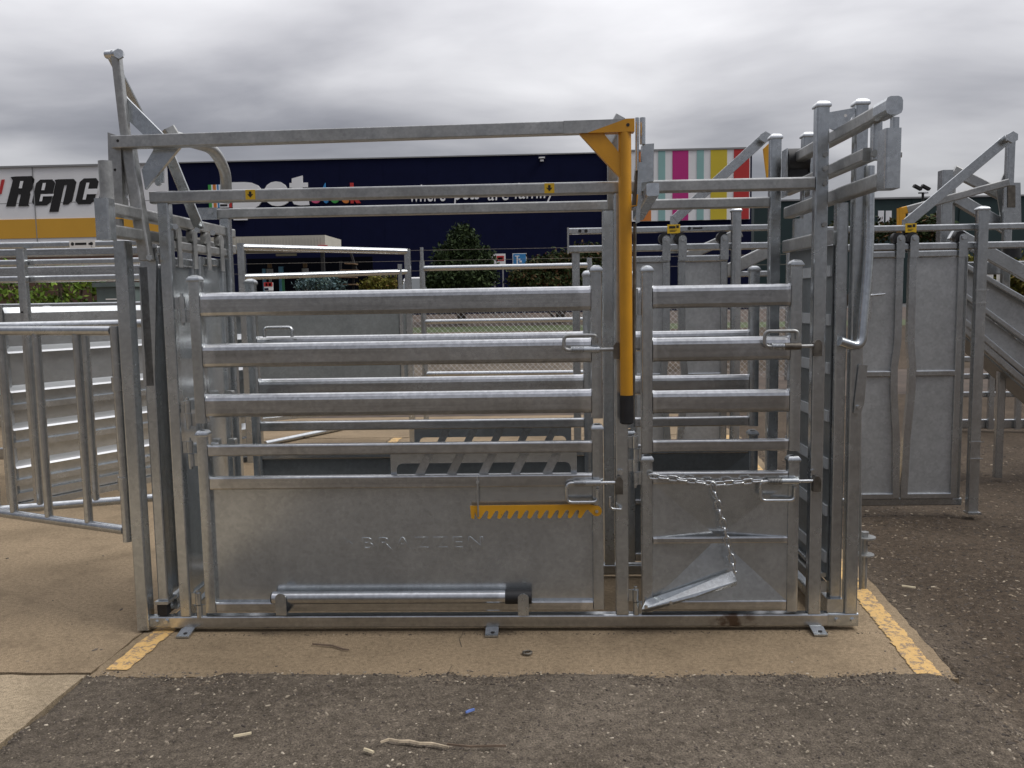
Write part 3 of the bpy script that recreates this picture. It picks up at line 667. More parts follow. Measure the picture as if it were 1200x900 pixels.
# inner end tracks and the two leaves of the rear sliding gate (in the YZ plane)
XI = -1.605
P('gate_track', MB().dbar(XI-.02, XI+.028, .052, YF-.002, 1.775, 1.825), 'galv_dull')
P('gate_track', MB().dbar(XI-.02, XI+.028, .052, YF-.002, 1.675, 1.715), 'galv_dull')
def yz_leaf(name, x, y0, y1, z0, z1, par=None, sheet='galv_sheet'):
    o = P(name, MB().box(x, x+.004, y0+.03, y1-.03, z0+.03, z1-.03), sheet)
    P('stile', MB().post(x-.012, x+.018, y0, y0+.04, z0, z1), 'galv', o); P('stile', MB().post(x-.012, x+.018, y1-.04, y1, z0, z1), 'galv', o)
    P('leaf_bar', MB().dbar(x-.012, x+.018, y0+.041, y1-.041, z1-.04, z1), 'galv', o); P('leaf_bar', MB().dbar(x-.012, x+.018, y0+.041, y1-.041, z0, z0+.04), 'galv', o)
    return o
lf = yz_leaf('sliding_leaf', -1.61, .062, .34, .10, 1.645); yz_leaf('sliding_leaf', -1.60, .36, .685, .10, 1.66)
for y in (.12, .29, .45, .62):
    P('hanger', MB().box(-1.576, -1.57, y-.02, y+.02, 1.60, 1.76).cyl((-1.60, y, 1.745), (-1.572, y, 1.745), .032, 14), 'galv_dull')
for z in (1.19, .95, .74): P('leaf_catch', MB().dbar(-1.588, -1.535, .30, .352, z, z+.05), 'galv')
for z in (.92, .68): P('leaf_catch', MB().dbar(-1.575, -1.535, .56, .60, z, z+.09), 'galv_dull')
# outer leaf between the two rear posts
ol = P('outer_leaf', MB().post(-1.715, -1.668, .02, .075, .14, 1.60), 'galv')
P('outer_leaf_sheet', MB().box(-1.694, -1.689, .076, .20, .14, 1.60), 'galv_sheet', ol)
P('stile', MB().post(-1.715, -1.668, .201, .245, .14, 1.60), 'galv', ol)
P('buffer', MB().box(-1.714, -1.672, .008, .05, .075, .125), 'black_rubber')
P('buffer_seat', MB().box(-1.722, -1.664, .003, .10, .126, .139).box(-1.722, -1.664, .10, YF, .072, .12), 'galv')

# ---- head end (right): tracks, hangers, ribbed door
XH = 1.222
for z0, z1, ya, yb in ((2.056, 2.106, -.40, .78), (1.925, 1.975, -.30, .78), (1.81, 1.865, -.44, .74)):
    P('gate_track', MB().dbar(XH-.024, XH+.024, ya, yb, z0, z1), 'galv_dull')
P('track_end', MB().dbar(XH-.028, XH+.03, -.52, -.401, 2.050, 2.112, .016), 'galv')
P('track_end', MB().post(XH-.026, XH+.03, -.52, -.441, 1.80, 2.005), 'galv')
P('track_hanger', MB().post(XH-.004, XH+.032, -.345, -.31, 1.925, 2.085), 'galv')
P('track_hanger', MB().post(XH+.004, XH+.03, -.50, -.47, 1.90, 2.045), 'galv')
bolts(CR, ((XH+.002, -.347, 1.945), (-.2, -1, 0), .014, .012), ((XH+.034, -.48, 1.92), (1, -.3, 0), .011, .012), mat='galv_dull')
tg = P('tie_plate', MB().plate([(1.174, .012, 2.17), (1.275, .012, 2.185), (1.275, .012, 2.165), (1.225, .012, 2.08), (1.174, .012, 2.11)], (0, .008, 0)), 'galv')
P('bolt_hole', MB().cyl((1.24, .0112, 2.155), (1.24, .015, 2.155), .006, 10), 'sticker_white', tg)
bolts(CR, *[((1.158, 0, z), (0, -1, 0), .011, .008) for z in (2.0, 1.945, 1.885, 1.72)], mat='galv_dull')
P('roller', MB().cyl((XH-.055, .60, 2.07), (XH+.045, .60, 2.07), .055, 22).box(XH-.05, XH+.04, .57, .62, 1.93, 2.07), 'black_rubber')
P('roller_bracket', MB().box(XH-.064, XH-.057, .56, .64, 1.90, 2.12).box(XH+.047, XH+.054, .56, .64, 1.90, 2.10), 'zinc')
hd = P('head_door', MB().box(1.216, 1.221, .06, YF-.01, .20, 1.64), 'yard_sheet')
for k in range(7):
    z = .28+k*.205
    P('door_rib', MB().box(1.206, 1.2155, .062, YF-.014, z, z+.046), 'rib_grey', hd)
P('door_bar', MB().dbar(1.180, 1.215, .055, YF-.006, 1.64, 1.70), 'galv_dull', hd); P('door_bar', MB().dbar(1.180, 1.215, .055, YF-.006, .15, .20), 'galv_dull', hd)
P('door_bar', MB().dbar(1.192, 1.2155, .062, YF-.01, .215, .235), 'galv', hd)
P('door_stile', MB().post(1.2225, 1.270, .03, .085, .135, 1.81), 'galv', hd)
P('door_shoe', MB().box(1.205, 1.272, .012, .10, .0755, .134), 'galv', hd)
P('door_stile', MB().post(1.2225, 1.268, .63, .68, .14, 1.80), 'galv', hd)
P('far_door_sheet', MB().box(1.262, 1.267, .10, YF-.01, .20, 1.64), 'galv_sheet', hd)
P('bent_handle', MB().pipe(fillet([at(1019, 195, .0), at(1018, 300, -.02), at(1009, 408, -.06), at(984, 400, -.08)], .10, 8), .020, 14), 'galv')
st = P('flat_latch', MB().plate([tuple(at(u, v, -.004)) for u, v in ((1006, 427), (1016, 428), (1012, 472), (1008, 485), (1000, 484), (1001, 470))], (0, -.008, 0)), 'galv')
P('bolt', MB().hexbolt(tuple(at(1006, 477, -.014)), (0, -1, 0), .009, .01), 'zinc', st)
dp = gnd(1012, 690)
pn = P('drop_pin', MB().cyl((dp.x, dp.y, 0.001), (dp.x, dp.y, .27), .014).cyl((dp.x, dp.y, .255), (dp.x, dp.y, .262), .05, 16).cyl((dp.x, dp.y, .17), (dp.x, dp.y, .176), .045, 16).cyl((dp.x, dp.y, .262), (dp.x, dp.y, .285), .02, 6), 'galv_dull')
P('pin_bracket', MB().dbar(dp.x-.03, dp.x-.012, YF-.05, dp.y+.02, .19, .22), 'galv_dull', pn)
P('rod_stay', MB().cyl(at(1008, 390, .2), at(1008, 690, .2), .006, 8), 'galv_dull')

# ---- loose things on the crush
yb = -.018
lb = thing('steel_bar', (X_(470, 694, yb), yb, Z_(470, 694, yb)), 'loose round steel bar with black rubber end lying in the low saddle brackets', 'bar')
rb = .0275; zb0 = .145+.018
build('tube', MB().cyl((X_(320, 697, yb), yb, zb0), (X_(592, 693, yb), yb, zb0), rb, 20), 'galv_rail', lb)
build('tube_end', MB().cyl((X_(318.5, 697, yb), yb, zb0), (X_(319.9, 697, yb), yb, zb0), rb*.9, 20), 'black_print', lb)
build('rubber_end', MB().cyl((X_(592.2, 693, yb), yb, zb0), (X_(623, 693, yb), yb, zb0), rb+.0035, 20), 'black_rubber', lb)
ch = thing('chain', tuple(at(835, 566, -.035)), 'short link chain strung across the small lower gate with its tail hanging to the flap', 'chain')
def link_mesh(L=.052, w=.029, r=.0042):
    pts = []; R = w/2-r; h = L/2-w/2
    for k in range(9): t = RAD(-90+180*k/8); pts.append((h+R*math.cos(t), 0, R*math.sin(t)))
    for k in range(9): t = RAD(90+180*k/8); pts.append((-h+R*math.cos(t), 0, R*math.sin(t)))
    m = MB().pipe(pts, r, 6, True); me = bpy.data.meshes.new('link'); me.from_pydata(m.v, [], m.f)
    me.polygons.foreach_set('use_smooth', [True]*len(m.f)); fix_normals(me); me.materials.append(MATS['zinc']); return me
LINK = link_mesh()
def chain(pts):
    P_ = [Vector(p) for p in pts]; seg = [(b-a).length for a, b in zip(P_, P_[1:])]; tot = sum(seg); pitch = .038; n = int(tot/pitch)
    def pos(s):
        for (a, b), l in zip(zip(P_, P_[1:]), seg):
            if s <= l: return a + (b-a)*(s/l)
            s -= l
        return P_[-1]
    for k in range(n):
        a, b = pos(k*tot/n), pos((k+1)*tot/n); d = (b-a).normalized(); s = d.cross(Vector((0, 1, 0))).normalized(); y = s.cross(d)
        R = Matrix((d, -y, s)).transposed().to_4x4() @ Matrix.Rotation(RAD((70 if k % 2 else -20)+random.uniform(-9, 9)), 4, 'X')
        o = bpy.data.objects.new('link', LINK); COL.objects.link(o); o.parent = ch
        o.matrix_local = Matrix.Translation((a+b)/2 - ORG[ch.name]) @ R
yc = -.028
chain([at(761, 558, yc), at(785, 560, yc), at(810, 563.5, yc), at(836, 567, yc), at(860, 565.5, yc), at(893, 563, yc)])
chain([at(835, 566, yc-.012), at(842, 592, yc-.016), at(849, 618, yc-.018), at(855, 645, yc-.016), at(862, 671, yc-.026)])

# ------------------------------------------------------------------ other yard equipment
def B(name, mb, mat, par, **k): return build(name, mb, mat, par, **k)
def slide_unit(yy, dz, post_u, end_u, lleaf, rleaf, track_to, label, sticker_u, diag, loc):
    t = thing('slide_gate', loc, label, 'slide gate', 'split slide gates standing behind the crush')
    X = lambda u, v=285: at(u, v, yy).x
    xe0, xe1 = X(end_u), X(track_to)
    tr = B('track_rail', MB().hbar(xe0, xe1, yy, yy+.04, 1.822+dz, 1.862+dz), 'yard_galv', t)
    B('track_rail', MB().hbar(xe0, xe1, yy, yy+.045, 1.704+dz, 1.748+dz), 'yard_galv', t)
    B('end_plate', MB().box(xe0-.012, xe0-.001, yy-.004, yy+.05, 1.70+dz, 1.866+dz), 'yard_galv', t)
    for q in (.07, .11): B('bolt', MB().hexbolt((xe0+q, yy, 1.842+dz), (0, -1, 0), .012, .006), 'black_print', tr)
    xp = X(post_u[0], 400), X(post_u[1], 400)
    p = B('post', MB().post(xp[0], xp[1], yy-.055, yy-.001, .012, 1.94+dz).cap(xp[0], xp[1], yy-.055, yy-.001, 1.94+dz).box(xp[0]-.006, xp[1]+.012, yy-.07, yy+.0, 0., .0115), 'yard_galv', t)
    B('post_bracket', MB().box(xp[0]-.012, xp[1]+.01, yy-.06, yy-.0555, 1.36+dz, 1.366+dz).box(xp[0]-.012, xp[1]+.01, yy-.064, yy-.0555, 1.44+dz, 1.447+dz).box(xp[0]-.01, xp[1]+.012, yy-.064, yy-.0555, .36, .366).box(xp[0]-.01, xp[1]+.012, yy-.064, yy-.0555, .47, .476), 'zinc', p)
    B('post', MB().post(xe0+.02, xe0+.07, yy+.05, yy+.10, .0, 1.75+dz), 'yard_galv', t)
    kink = [(1.655, 0), (1.12, 0), (.95, .9), (.78, .75), (.50, -.35), (.10, -.8)]
    def leaf(x0, x1, side):
        # side -1: meeting stile on its right, +1: meeting stile on its left
        inner = x1 if side < 0 else x0; outer = x0 if side < 0 else x1
        pts = [(inner + side*.020*k, z) for z, k in kink]; w = .045
        poly = [(outer, kink[0][0]), (outer, .10)] + [(x+side*.01, z) for x, z in reversed(pts)]
        l = B('gate_leaf', MB().plate([(x, yy+.012, z) for x, z in poly], (0, .004, 0)), 'galv_leaf', t)
        s = MB()
        for (xa, za), (xb, zb) in zip(pts, pts[1:]):
            s.plate([(xa, yy-.008, za), (xa+side*w, yy-.008, za), (xb+side*w, yy-.008, zb), (xb, yy-.008, zb)], (0, .036, 0))
        B('meeting_stile', s, 'yard_galv', l)
        B('stile', MB().post(min(outer, outer-side*w), max(outer, outer-side*w), yy-.006, yy+.028, .10, 1.655), 'yard_galv', l)
        for z0, z1, off in ((1.657, 1.70, 0), (.895, .935, .8), (.088, .13, -.8)):
            e = inner + side*.020*off; a, b = min(outer, e), max(outer, e)
            B('leaf_bar', MB().hbar(a+.002, b-.002, yy-.004, yy+.03, z0, z1), 'yard_galv', l)
        return l
    la = leaf(X(lleaf[0]), X(lleaf[1]), -1); lb_ = leaf(X(rleaf[0]), X(rleaf[1]), 1)
    B('sill_rail', MB().hbar(xe0+.071, xp[0]-.002, yy+.036, yy+.07, .035, .085), 'yard_galv', t)
    B('jamb', MB().post(xp[0]-.052, xp[0]-.012, yy+.034, yy+.074, .086, 1.70+dz), 'yard_galv', t)
    for u in (lleaf[1]-4.5, rleaf[0]+4.5, rleaf[1]-4.5):
        x = X(u)
        h = B('hanger', MB().plate([(x-.026, yy-.020, 1.655+dz*.5), (x+.026, yy-.020, 1.655+dz*.5), (x+.026, yy-.020, 1.775+dz)] + [(x+.026*math.cos(RAD(a)), yy-.020, 1.775+dz+.026*math.sin(RAD(a))) for a in range(15, 180, 15)] + [(x-.026, yy-.020, 1.775+dz)], (0, .008, 0)), 'yard_galv', t)
        B('roller', MB().cyl((x-.012, yy-.008, 1.782+dz), (x-.012, yy+.04, 1.782+dz), .036, 18), 'black_rubber', h)
        B('bolt', MB().hexbolt((x, yy-.021, 1.778+dz), (0, -1, 0), .016, .01), 'zinc', h)
    sx = X(sticker_u[0], 266), X(sticker_u[1], 266)
    s = B('warning_sticker', MB().box(sx[0], sx[1], yy-.0012, yy+.002, 1.815+dz, 1.872+dz), 'sticker_yellow', t)
    B('sticker_print', MB().box(sx[0]+.012, sx[1]-.03, yy-.002, yy-.001, 1.846+dz, 1.862+dz).box(sx[1]-.025, sx[1]-.008, yy-.002, yy-.001, 1.848+dz, 1.866+dz).box(sx[0]+.015, sx[1]-.03, yy-.002, yy-.001, 1.826+dz, 1.830+dz).box(sx[0]+.015, sx[1]-.02, yy-.002, yy-.001, 1.834+dz, 1.837+dz), 'black_print', s)
    # flat operating bar running up to a pivot
    p0, p1 = at(*diag[0], yy+.05), at(*diag[1], yy+.05)
    dg = B('operating_bar', MB().tube(p0, p1, .012, .062, (0, 0, 1), .002), 'yard_galv', t)
    B('operating_link', MB().post(p0.x-.032, p0.x+.02, yy+.048, yy+.056, 1.69+dz, p0.z+.02), 'yard_galv', t)
    B('pivot_bolt', MB().cyl((p1.x, yy-.0, p1.z), (p1.x, yy+.12, p1.z), .022, 10).hexbolt((p1.x, yy+.0, p1.z), (0, -1, 0), .036, .02), 'zinc', dg)
    return t, la, lb_
G1, G1a, G1b = slide_unit(2.06, .028, (855, 865.5), 667, (738, 785), (795, 853), 902, 'split sliding gate frame seen behind the upper end gate of the crush', (782, 797), ((791, 257), (894, 163)), (.8, 2.05, 0))
G2, G2a, G2b = slide_unit(2.0, 0., (1137, 1149), 968, (1000, 1059), (1066, 1132), 1235, 'split sliding gate with two bowed sheet leaves on the dark dirt, right of the crush', (1061, 1074), ((1063, 261), (1180, 163)), (2.45, 2., 0))
xx = at(805, 266, 2.058).x; B('maker_print', MB().box(xx+.04, xx+.10, 2.0575, 2.0585, 1.868, 1.878).cyl((xx+.015, 2.0575, 1.873), (xx+.015, 2.0585, 1.873), .011, 10), 'black_print', G1)
c = at(1020, 347, 1.99); B('slot_handle', MB().tube((c.x-.003, 1.995, c.z-.145), (c.x+.003, 1.995, c.z+.145), .022, .012, (0, 1, 0), .003).cyl((c.x-.06, 1.985, c.z-.0), (c.x+.09, 1.985, c.z+.012), .007, 8), 'zinc', G2a)
# gear of the crush that stands behind the right-hand slide gate
RC = thing('rear_crush', (3.1, 3.1, 0), 'partly hidden second crush behind the sliding gate, its raised arm ending in a yellow tip', 'cattle crush')
Y3 = 3.05
def pl(pts, Y=Y3, th=.03): return MB().plate([tuple(at(u, v, Y)) for u, v in pts], (0, th, 0))
B('corner_post', MB().post(at(1104, 230, Y3).x, at(1117, 230, Y3).x, Y3, Y3+.09, 0, at(1110, 199, Y3).z), 'yard_galv', RC)
B('corner_post', MB().post(at(1117.5, 230, Y3).x, at(1124, 230, Y3).x, Y3+.05, Y3+.2, 0, at(1110, 200, Y3).z), 'galv_dull', RC)
B('arm', MB().tube(at(1062, 246, Y3-.1), at(1181, 214, Y3-.1), .05, .055), 'galv_dull', RC)
B('arm_tip', MB().tube(at(1056, 247.5, Y3-.1), at(1061.8, 246, Y3-.1), .051, .056).tube(at(1056, 244, Y3-.1), at(1056, 290, Y3-.1), .05, .05, (0, 1, 0)), 'yellow_bright', RC)
B('mast', MB().post(at(1179, 190, Y3).x, at(1188, 190, Y3).x, Y3-.02, Y3+.03, 0, at(1184, 163, Y3).z), 'yard_galv', RC)
B('mast_plate', pl([(1177, 214), (1196, 214), (1197, 262), (1176, 262)], Y3-.06, .02), 'yard_galv', RC)
B('slot', pl([(1181, 217), (1190, 217), (1190, 243), (1181, 243)], Y3-.066, .004), 'dark_steel', RC)
B('brace', MB().tube(at(1117, 200, Y3+.1), at(1176, 230, Y3+.1), .04, .08), 'galv_dull', RC)
B('brace', MB().tube(at(1120, 232, Y3+.05), at(1180, 268, Y3+.05), .05, .09), 'yard_galv', RC)
B('gusset', pl([(1168, 224), (1180, 196), (1180, 258), (1174, 262)], Y3+.02, .012), 'galv_dull', RC)
B('mast_roller', MB().cyl(at(1186, 288, Y3-.06), at(1186, 302, Y3-.06), .06, 16), 'black_rubber', RC)
B('side_rail', MB().hbar(at(1100, 280, Y3).x, 5.2, Y3+.1, Y3+.14, 1.56, 1.66), 'galv_rail', RC)
R1 = thing('rear_crush', (1.35, 2.75, 0), 'hidden far crush showing only a tall post and a narrow yellow plate above the stripes', 'cattle crush')
B('lever_plate', MB().plate([tuple(at(u, v, 2.75)) for u, v in ((895, 174), (901, 168), (901, 208), (899, 208))], (0, .03, 0)), 'yellow_bright', R1)
B('mast', MB().post(at(902, 200, 2.75).x, at(911, 200, 2.75).x, 2.75, 2.8, 0, 2.52), 'yard_galv', R1)
B('lever_arm', MB().tube(at(806, 300, 2.6), at(868, 272, 2.6), .04, .07).tube(at(850, 318, 2.75), at(905, 292, 2.75), .04, .09), 'galv_dull', R1)
B('side_rail', MB().hbar(at(846, 312, 2.75).x, at(905, 312, 2.75).x, 2.75, 2.79, 1.57, 1.61), 'yard_galv', R1)

# sloping loading ramp at the right edge
LR = thing('loading_ramp', (3.7, 2.9, 0), 'steel loading ramp with sheeted side sloping down to the right edge', 'loading ramp')
YR = 2.9
def slope(u0, v0, u1, v1, ext=1.2, back=.2):
    a, b = at(u0, v0, YR), at(u1, v1, YR); d = (b-a).normalized(); return a-d*back, b+d*ext
for (u0, v0, u1, v1, w, h) in ((1143, 288, 1200, 320, .045, .10), (1143, 319, 1200, 352, .05, .04), (1144, 357, 1200, 398, .05, .04), (1143, 389, 1200, 437, .06, .045), (1143, 398, 1200, 448, .05, .05)):
    a, b = slope(u0, v0, u1, v1); B('ramp_rail', MB().tube(a, b, w, h), 'yard_galv', LR)
for q in (((1143, 322), (1200, 355), (1200, 394), (1143, 353)), ((1143, 360), (1200, 402), (1200, 433), (1143, 386))):
    a, b = slope(*q[0], *q[1]); c, d = slope(*q[3], *q[2])
    B('side_sheet', MB().plate([(p.x, YR+.03, p.z) for p in (a, b, d, c)], (0, .004, 0)), 'galv_leaf', LR)
a, b = slope(1143, 400, 1200, 450)
B('ramp_floor', MB().plate([(p.x, YR+.06, p.z-.02) for p in (a, b)] + [(p.x, YR+.36, p.z-.02) for p in (b, a)], (0, 0, .03)), 'galv_dull', LR)
p = a+(b-a)*.72; B('ramp_leg', MB().post(p.x-.03, p.x+.03, YR+.05, YR+.1, 0, p.z-.03), 'galv_dull', LR)
for u, v0, v1 in ((1160, 304, 328), (1174, 312, 338)):
    p = at(u, v1, YR+.9); B('ramp_post', MB().post(p.x-.03, p.x+.03, YR+.9, YR+.94, 1.0, at(u, v0, YR+.9).z), 'sticker_white', LR)
# low rail panel behind the ramp
def rail_panel(name, loc, ends, rails, posts, label, cat, mat='yard_galv', group=None, th=.04, cap=True, ph=None, rnd=False):
    t = thing(name, loc, label, cat, group)
    (xa, ya), (xb, yb_) = ends; d = Vector((xb-xa, yb_-ya, 0)); 
    for z0, z1 in rails:
        if rnd: B('rail', MB().cyl((xa, ya, (z0+z1)/2), (xb, yb_, (z0+z1)/2), (z1-z0)/2, 12), mat, t)
        else: B('rail', MB().tube((xa, ya, (z0+z1)/2), (xb, yb_, (z0+z1)/2), th, z1-z0, (0, 0, 1), .012, 4), mat, t)
    for k in posts:
        x, y = xa+d.x*k, ya+d.y*k; n = Vector((d.y, -d.x, 0)).normalized()*.05; zt = ph or rails[0][1]+.04
        m = MB()
        if rnd: m.cyl((x, y, 0), (x, y, zt), .03, 12).pipe([(x, y, zt), (x, y, zt+.02), (x, y, zt+.04)], .027, 12)
        else:
            m.post(x-.028+n.x, x+.028+n.x, y+n.y-.025, y+n.y+.025, 0, zt)
            if cap: m.cap(x-.028+n.x, x+.028+n.x, y+n.y-.025, y+n.y+.025, zt)
        B('post', m, mat, t)
    return t
rail_panel('yard_panel', (4.8, 5.4, 0), ((4.2, 5.5), (7.2, 5.3)), ((1.06, 1.12), (.88, .94), (.70, .76), (.52, .58), (.33, .39), (.0, .10)), (.02, .10, .15, .24, .28, .40, .95), 'low yard panel of close rails half hidden under the loading ramp', 'yard panel')
# left: tall yard panel, the panel behind it, sheeted panel, crate panel
LP_ = rail_panel('yard_panel', (-4, 2.35, 0), ((-6.6, 2.30), (-2.72, 2.30)), ((1.842, 1.888), (1.722, 1.768), (1.608, 1.655)), (.778,), 'tall rail panel at left with a small white maker sticker on its top rail', 'yard panel', th=.03, cap=False, ph=1.84)
s0, s1 = at(81, 285, 2.28), at(111, 285, 2.28)
B('maker_sticker', MB().box(s0.x, s1.x, 2.2825, 2.2845, 1.838, 1.892), 'sticker_white', LP_)
B('sticker_print', MB().box(s0.x+.04, s0.x+.12, 2.2815, 2.2825, 1.860, 1.876).box(s0.x+.15, s1.x-.045, 2.2815, 2.2825, 1.86, 1.874).box(s0.x+.16, s1.x-.03, 2.2815, 2.2825, 1.846, 1.849).cyl((s0.x+.022, 2.2815, 1.868), (s0.x+.022, 2.2825, 1.868), .012, 10).cyl((s1.x-.025, 2.2815, 1.868), (s1.x-.025, 2.2825, 1.868), .012, 10), 'black_print', LP_)
B('gate_latch_tube', MB().tube((-3.56, 2.22, 1.50), (-3.565, 2.22, 1.22), .03, .02, (0, 1, 0)).box(-3.60, -3.53, 2.225, 2.235, 1.40, 1.41), 'zinc', LP_)
rail_panel('yard_panel', (-4.8, 3.6, 0), ((-7.5, 3.6), (-3.1, 3.6)), ((1.86, 1.93), (1.67, 1.78), (1.40, 1.47)), (.62, .97), 'second rail panel showing through the gaps of the tall left panel', 'yard panel', 'galv_rail')
SPn = thing('race_fence', (-3.4, 2.9, 0), 'sheeted race panel with bright stepped ribs standing behind the barred gates at left', 'sheeted panel')
da = Vector((-3.80, 2.31, 0)); db = Vector((-2.72, 4.18, 0)); dn = Vector((db.y-da.y, -(db.x-da.x), 0)).normalized()    # towards the viewer
def strip(prof):                                  # profile (offset along dn, z) swept from da to db
    n = len(prof); vs = [(p.x+dn.x*o, p.y+dn.y*o, z) for p in (da, db) for o, z in prof]
    return MB().add(vs, [(i, (i+1) % n, n+(i+1) % n, n+i) for i in range(n)] + [tuple(range(n-1, -1, -1)), tuple(range(n, 2*n))])
B('sheet', strip([(0, .12), (.004, .12), (.004, 1.40), (0, 1.40)]), 'galv_sheet', SPn)
B('top_rail', strip([(-.02, 1.32), (.05, 1.32), (.055, 1.33), (.055, 1.40), (.03, 1.44), (-.02, 1.44)]), 'yard_galv', SPn)
for z in (.30, .573, .842, 1.12): B('step_rib', strip([(.005, z), (.062, z-.003), (.050, z+.010), (.005, z+.044)]), 'rib_steel', SPn)
for z in (.30, .573, .842): B('ledge', strip([(.005, z-.11), (.05, z-.13), (.05, z-.09), (.005, z-.085)]), 'yard_galv', SPn)
B('bottom_rail', strip([(-.02, .055), (.05, .055), (.05, .115), (-.02, .115)]), 'yard_galv', SPn)
B('skid', strip([(-.03, .0), (.09, .0), (.09, .048), (-.03, .048)]), 'yard_galv', SPn)
B('end_post', MB().post(da.x-.04, da.x+.03, da.y-.03, da.y+.03, 0, 1.46), 'yard_galv', SPn)
rail_panel('yard_panel', (-5.2, 3.25, 0), ((-6.8, 3.05), (-4.02, 3.35)), ((1.28, 1.38), (1.0, 1.10), (.73, .83), (.45, .55), (.18, .28)), (.45, .72, .99), 'broad-railed cattle panel at the left edge of the yard', 'yard panel', 'galv_rail')
# two barred pipe gates hinged at the rear of the crush
def pipe_gate(a, b, z0, z1, ks, label, hinge_side=True, loc=None):
    a, b = Vector((*a, 0)), Vector((*b, 0)); t = thing('pipe_gate', (a.x, a.y, 0), label, 'gate', 'barred pipe gates at the rear of the crush')
    r = .021; P_ = lambda k, z: tuple(a+(b-a)*k+Vector((0, 0, z)))
    B('gate_frame', MB().pipe(fillet([P_(.012, z1-.02), P_(.99, z1-.02), P_(.99, z0+.02), P_(.012, z0+.02)], .05, 5), r, 12), 'yard_galv', t)
    for k in ks: B('upright', MB().cyl(P_(k, z0+.035), P_(k, z1-.035), .0185, 12), 'yard_galv', t)
    B('hinge_post', MB().cyl(P_(0, z0-.03), P_(0, z1+.0), .02, 12).cyl(P_(-.0, z0+.2), P_(0, z0+.26), .026, 12).cyl(P_(0, z1-.28), P_(0, z1-.22), .026, 12), 'yard_galv', t)
    return t
pipe_gate((-1.838, .03), (-3.02, .535), .435, 1.352, (.186, .393, .584, .78), 'near barred pipe gate swung out at left from the rear post of the crush')
pipe_gate((-1.86, .755), (-2.85, .41), .425, 1.368, (.425, .667, .85), 'far barred pipe gate crossing behind the nearer one at left')
# sheeted gate and pipe panel further back
SG = thing('sheeted_gate', (-2, 4.5, 0), 'grey sheet gate with two pipe rails above it, seen through the crush', 'gate')
a, b = Vector((-2.66, 4.0, 0)), Vector((-1.335, 5.0, 0)); dd = (b-a).normalized()
def seg(z0, z1, k0, k1, w, z0b=None): p, q = a+(b-a)*k0, a+(b-a)*k1; return (p.x, p.y, z0), (q.x, q.y, z0b if z0b is not None else z0)
n_ = Vector((dd.y, -dd.x, 0))*.004
B('sheet', MB().plate([(a.x, a.y, .40), (b.x, b.y, .40), (b.x, b.y, 1.42), (a.x, a.y, 1.42)], tuple(n_)), 'yard_sheet', SG)
B('pipe_rail', MB().cyl((a.x, a.y, 1.935), (b.x, b.y, 1.925), .03, 12), 'yard_galv', SG)
B('pipe_rail', MB().cyl((a.x, a.y, 1.672), (b.x, b.y, 1.725), .026, 12), 'yard_galv', SG)
for p, zt in ((a, 1.97), (b, 1.95)):
    B('post', MB().post(p.x-.03, p.x+.03, p.y-.03, p.y+.03, 0, zt), 'yard_galv', SG)
B('gate_frame', MB().tube((a.x, a.y, .38), (b.x, b.y, .38), .04, .04).tube((b.x-.07, b.y-.06, .40), (b.x-.07, b.y-.06, 1.80), .04, .04, (0, 1, 0)), 'yard_galv', SG)
PP = rail_panel('pipe_fence', (-.4, 5.5, 0), ((-1.26, 5.5), (.497, 5.42)), ((1.745, 1.800), (1.185, 1.235), (.625, .680)), (0, 1), 'low round pipe panel with ball-topped posts in front of the chain-link fence', 'yard panel', rnd=True, ph=1.81)
pr = thing('prop_pipe', (-2, 4.2, .04), 'thin grey pipe lying on the concrete behind the crush', 'pipe')
a0, b0_ = gnd(311, 520, .03), gnd(402, 501, .03); B('pipe', MB().cyl(a0, b0_, .028, 12), 'yard_galv', pr)

# ------------------------------------------------------------------ background
plain('wall_navy', (.0055, .0075, .030), .7, 0, .1, 2); MATS['wall_navy'].node_tree.nodes['Principled BSDF'].inputs['Specular IOR Level'].default_value = .08
plain('wall_white', (.82, .82, .82), .6, 0, .05, .6)
plain('wall_orange', (.64, .34, .035), .6, 0, .05, .6)
plain('wall_brown', (.10, .055, .035), .8, 0, .3, 3)
plain('wall_green', (.010, .030, .030), .6, 0, .1, 2)
plain('flashing', (.30, .30, .30), .5, .3, .05)
for n, c in (('red', (.50, .030, .028)), ('magenta', (.50, .020, .20)), ('teal', (.27, .47, .45)), ('yellow', (.62, .48, .03)), ('lime', (.35, .52, .03)), ('orange', (.62, .20, .035)), ('green', (.05, .33, .06)), ('blue', (.03, .22, .50)), ('pink', (.62, .09, .20)), ('sign_red', (.50, .03, .03))):
    plain('print_'+n, c, .55, 0, .04, 1)
plain('tan_fascia', (.46, .44, .38), .7, 0, .06, 2)
plain('dark_interior', (.005, .0055, .008), .9); MATS['dark_interior'].node_tree.nodes['Principled BSDF'].inputs['Specular IOR Level'].default_value = .0
plain('car_white', (.70, .70, .70), .25, 0, .03); plain('glass_dark', (.02, .03, .035), .08, 0, .1); plain('tyre', (.012, .012, .012), .8)
plain('timber', (.16, .10, .055), .8, 0, .3); plain('trunk_bark', (.07, .05, .035), .95, 0, .4, 8)
plain('drum_blue', (.08, .22, .33), .5); plain('drum_green', (.04, .20, .09), .5)
YB = 33.
bx = lambda u, v, Y=YB: at(u, v, Y).x
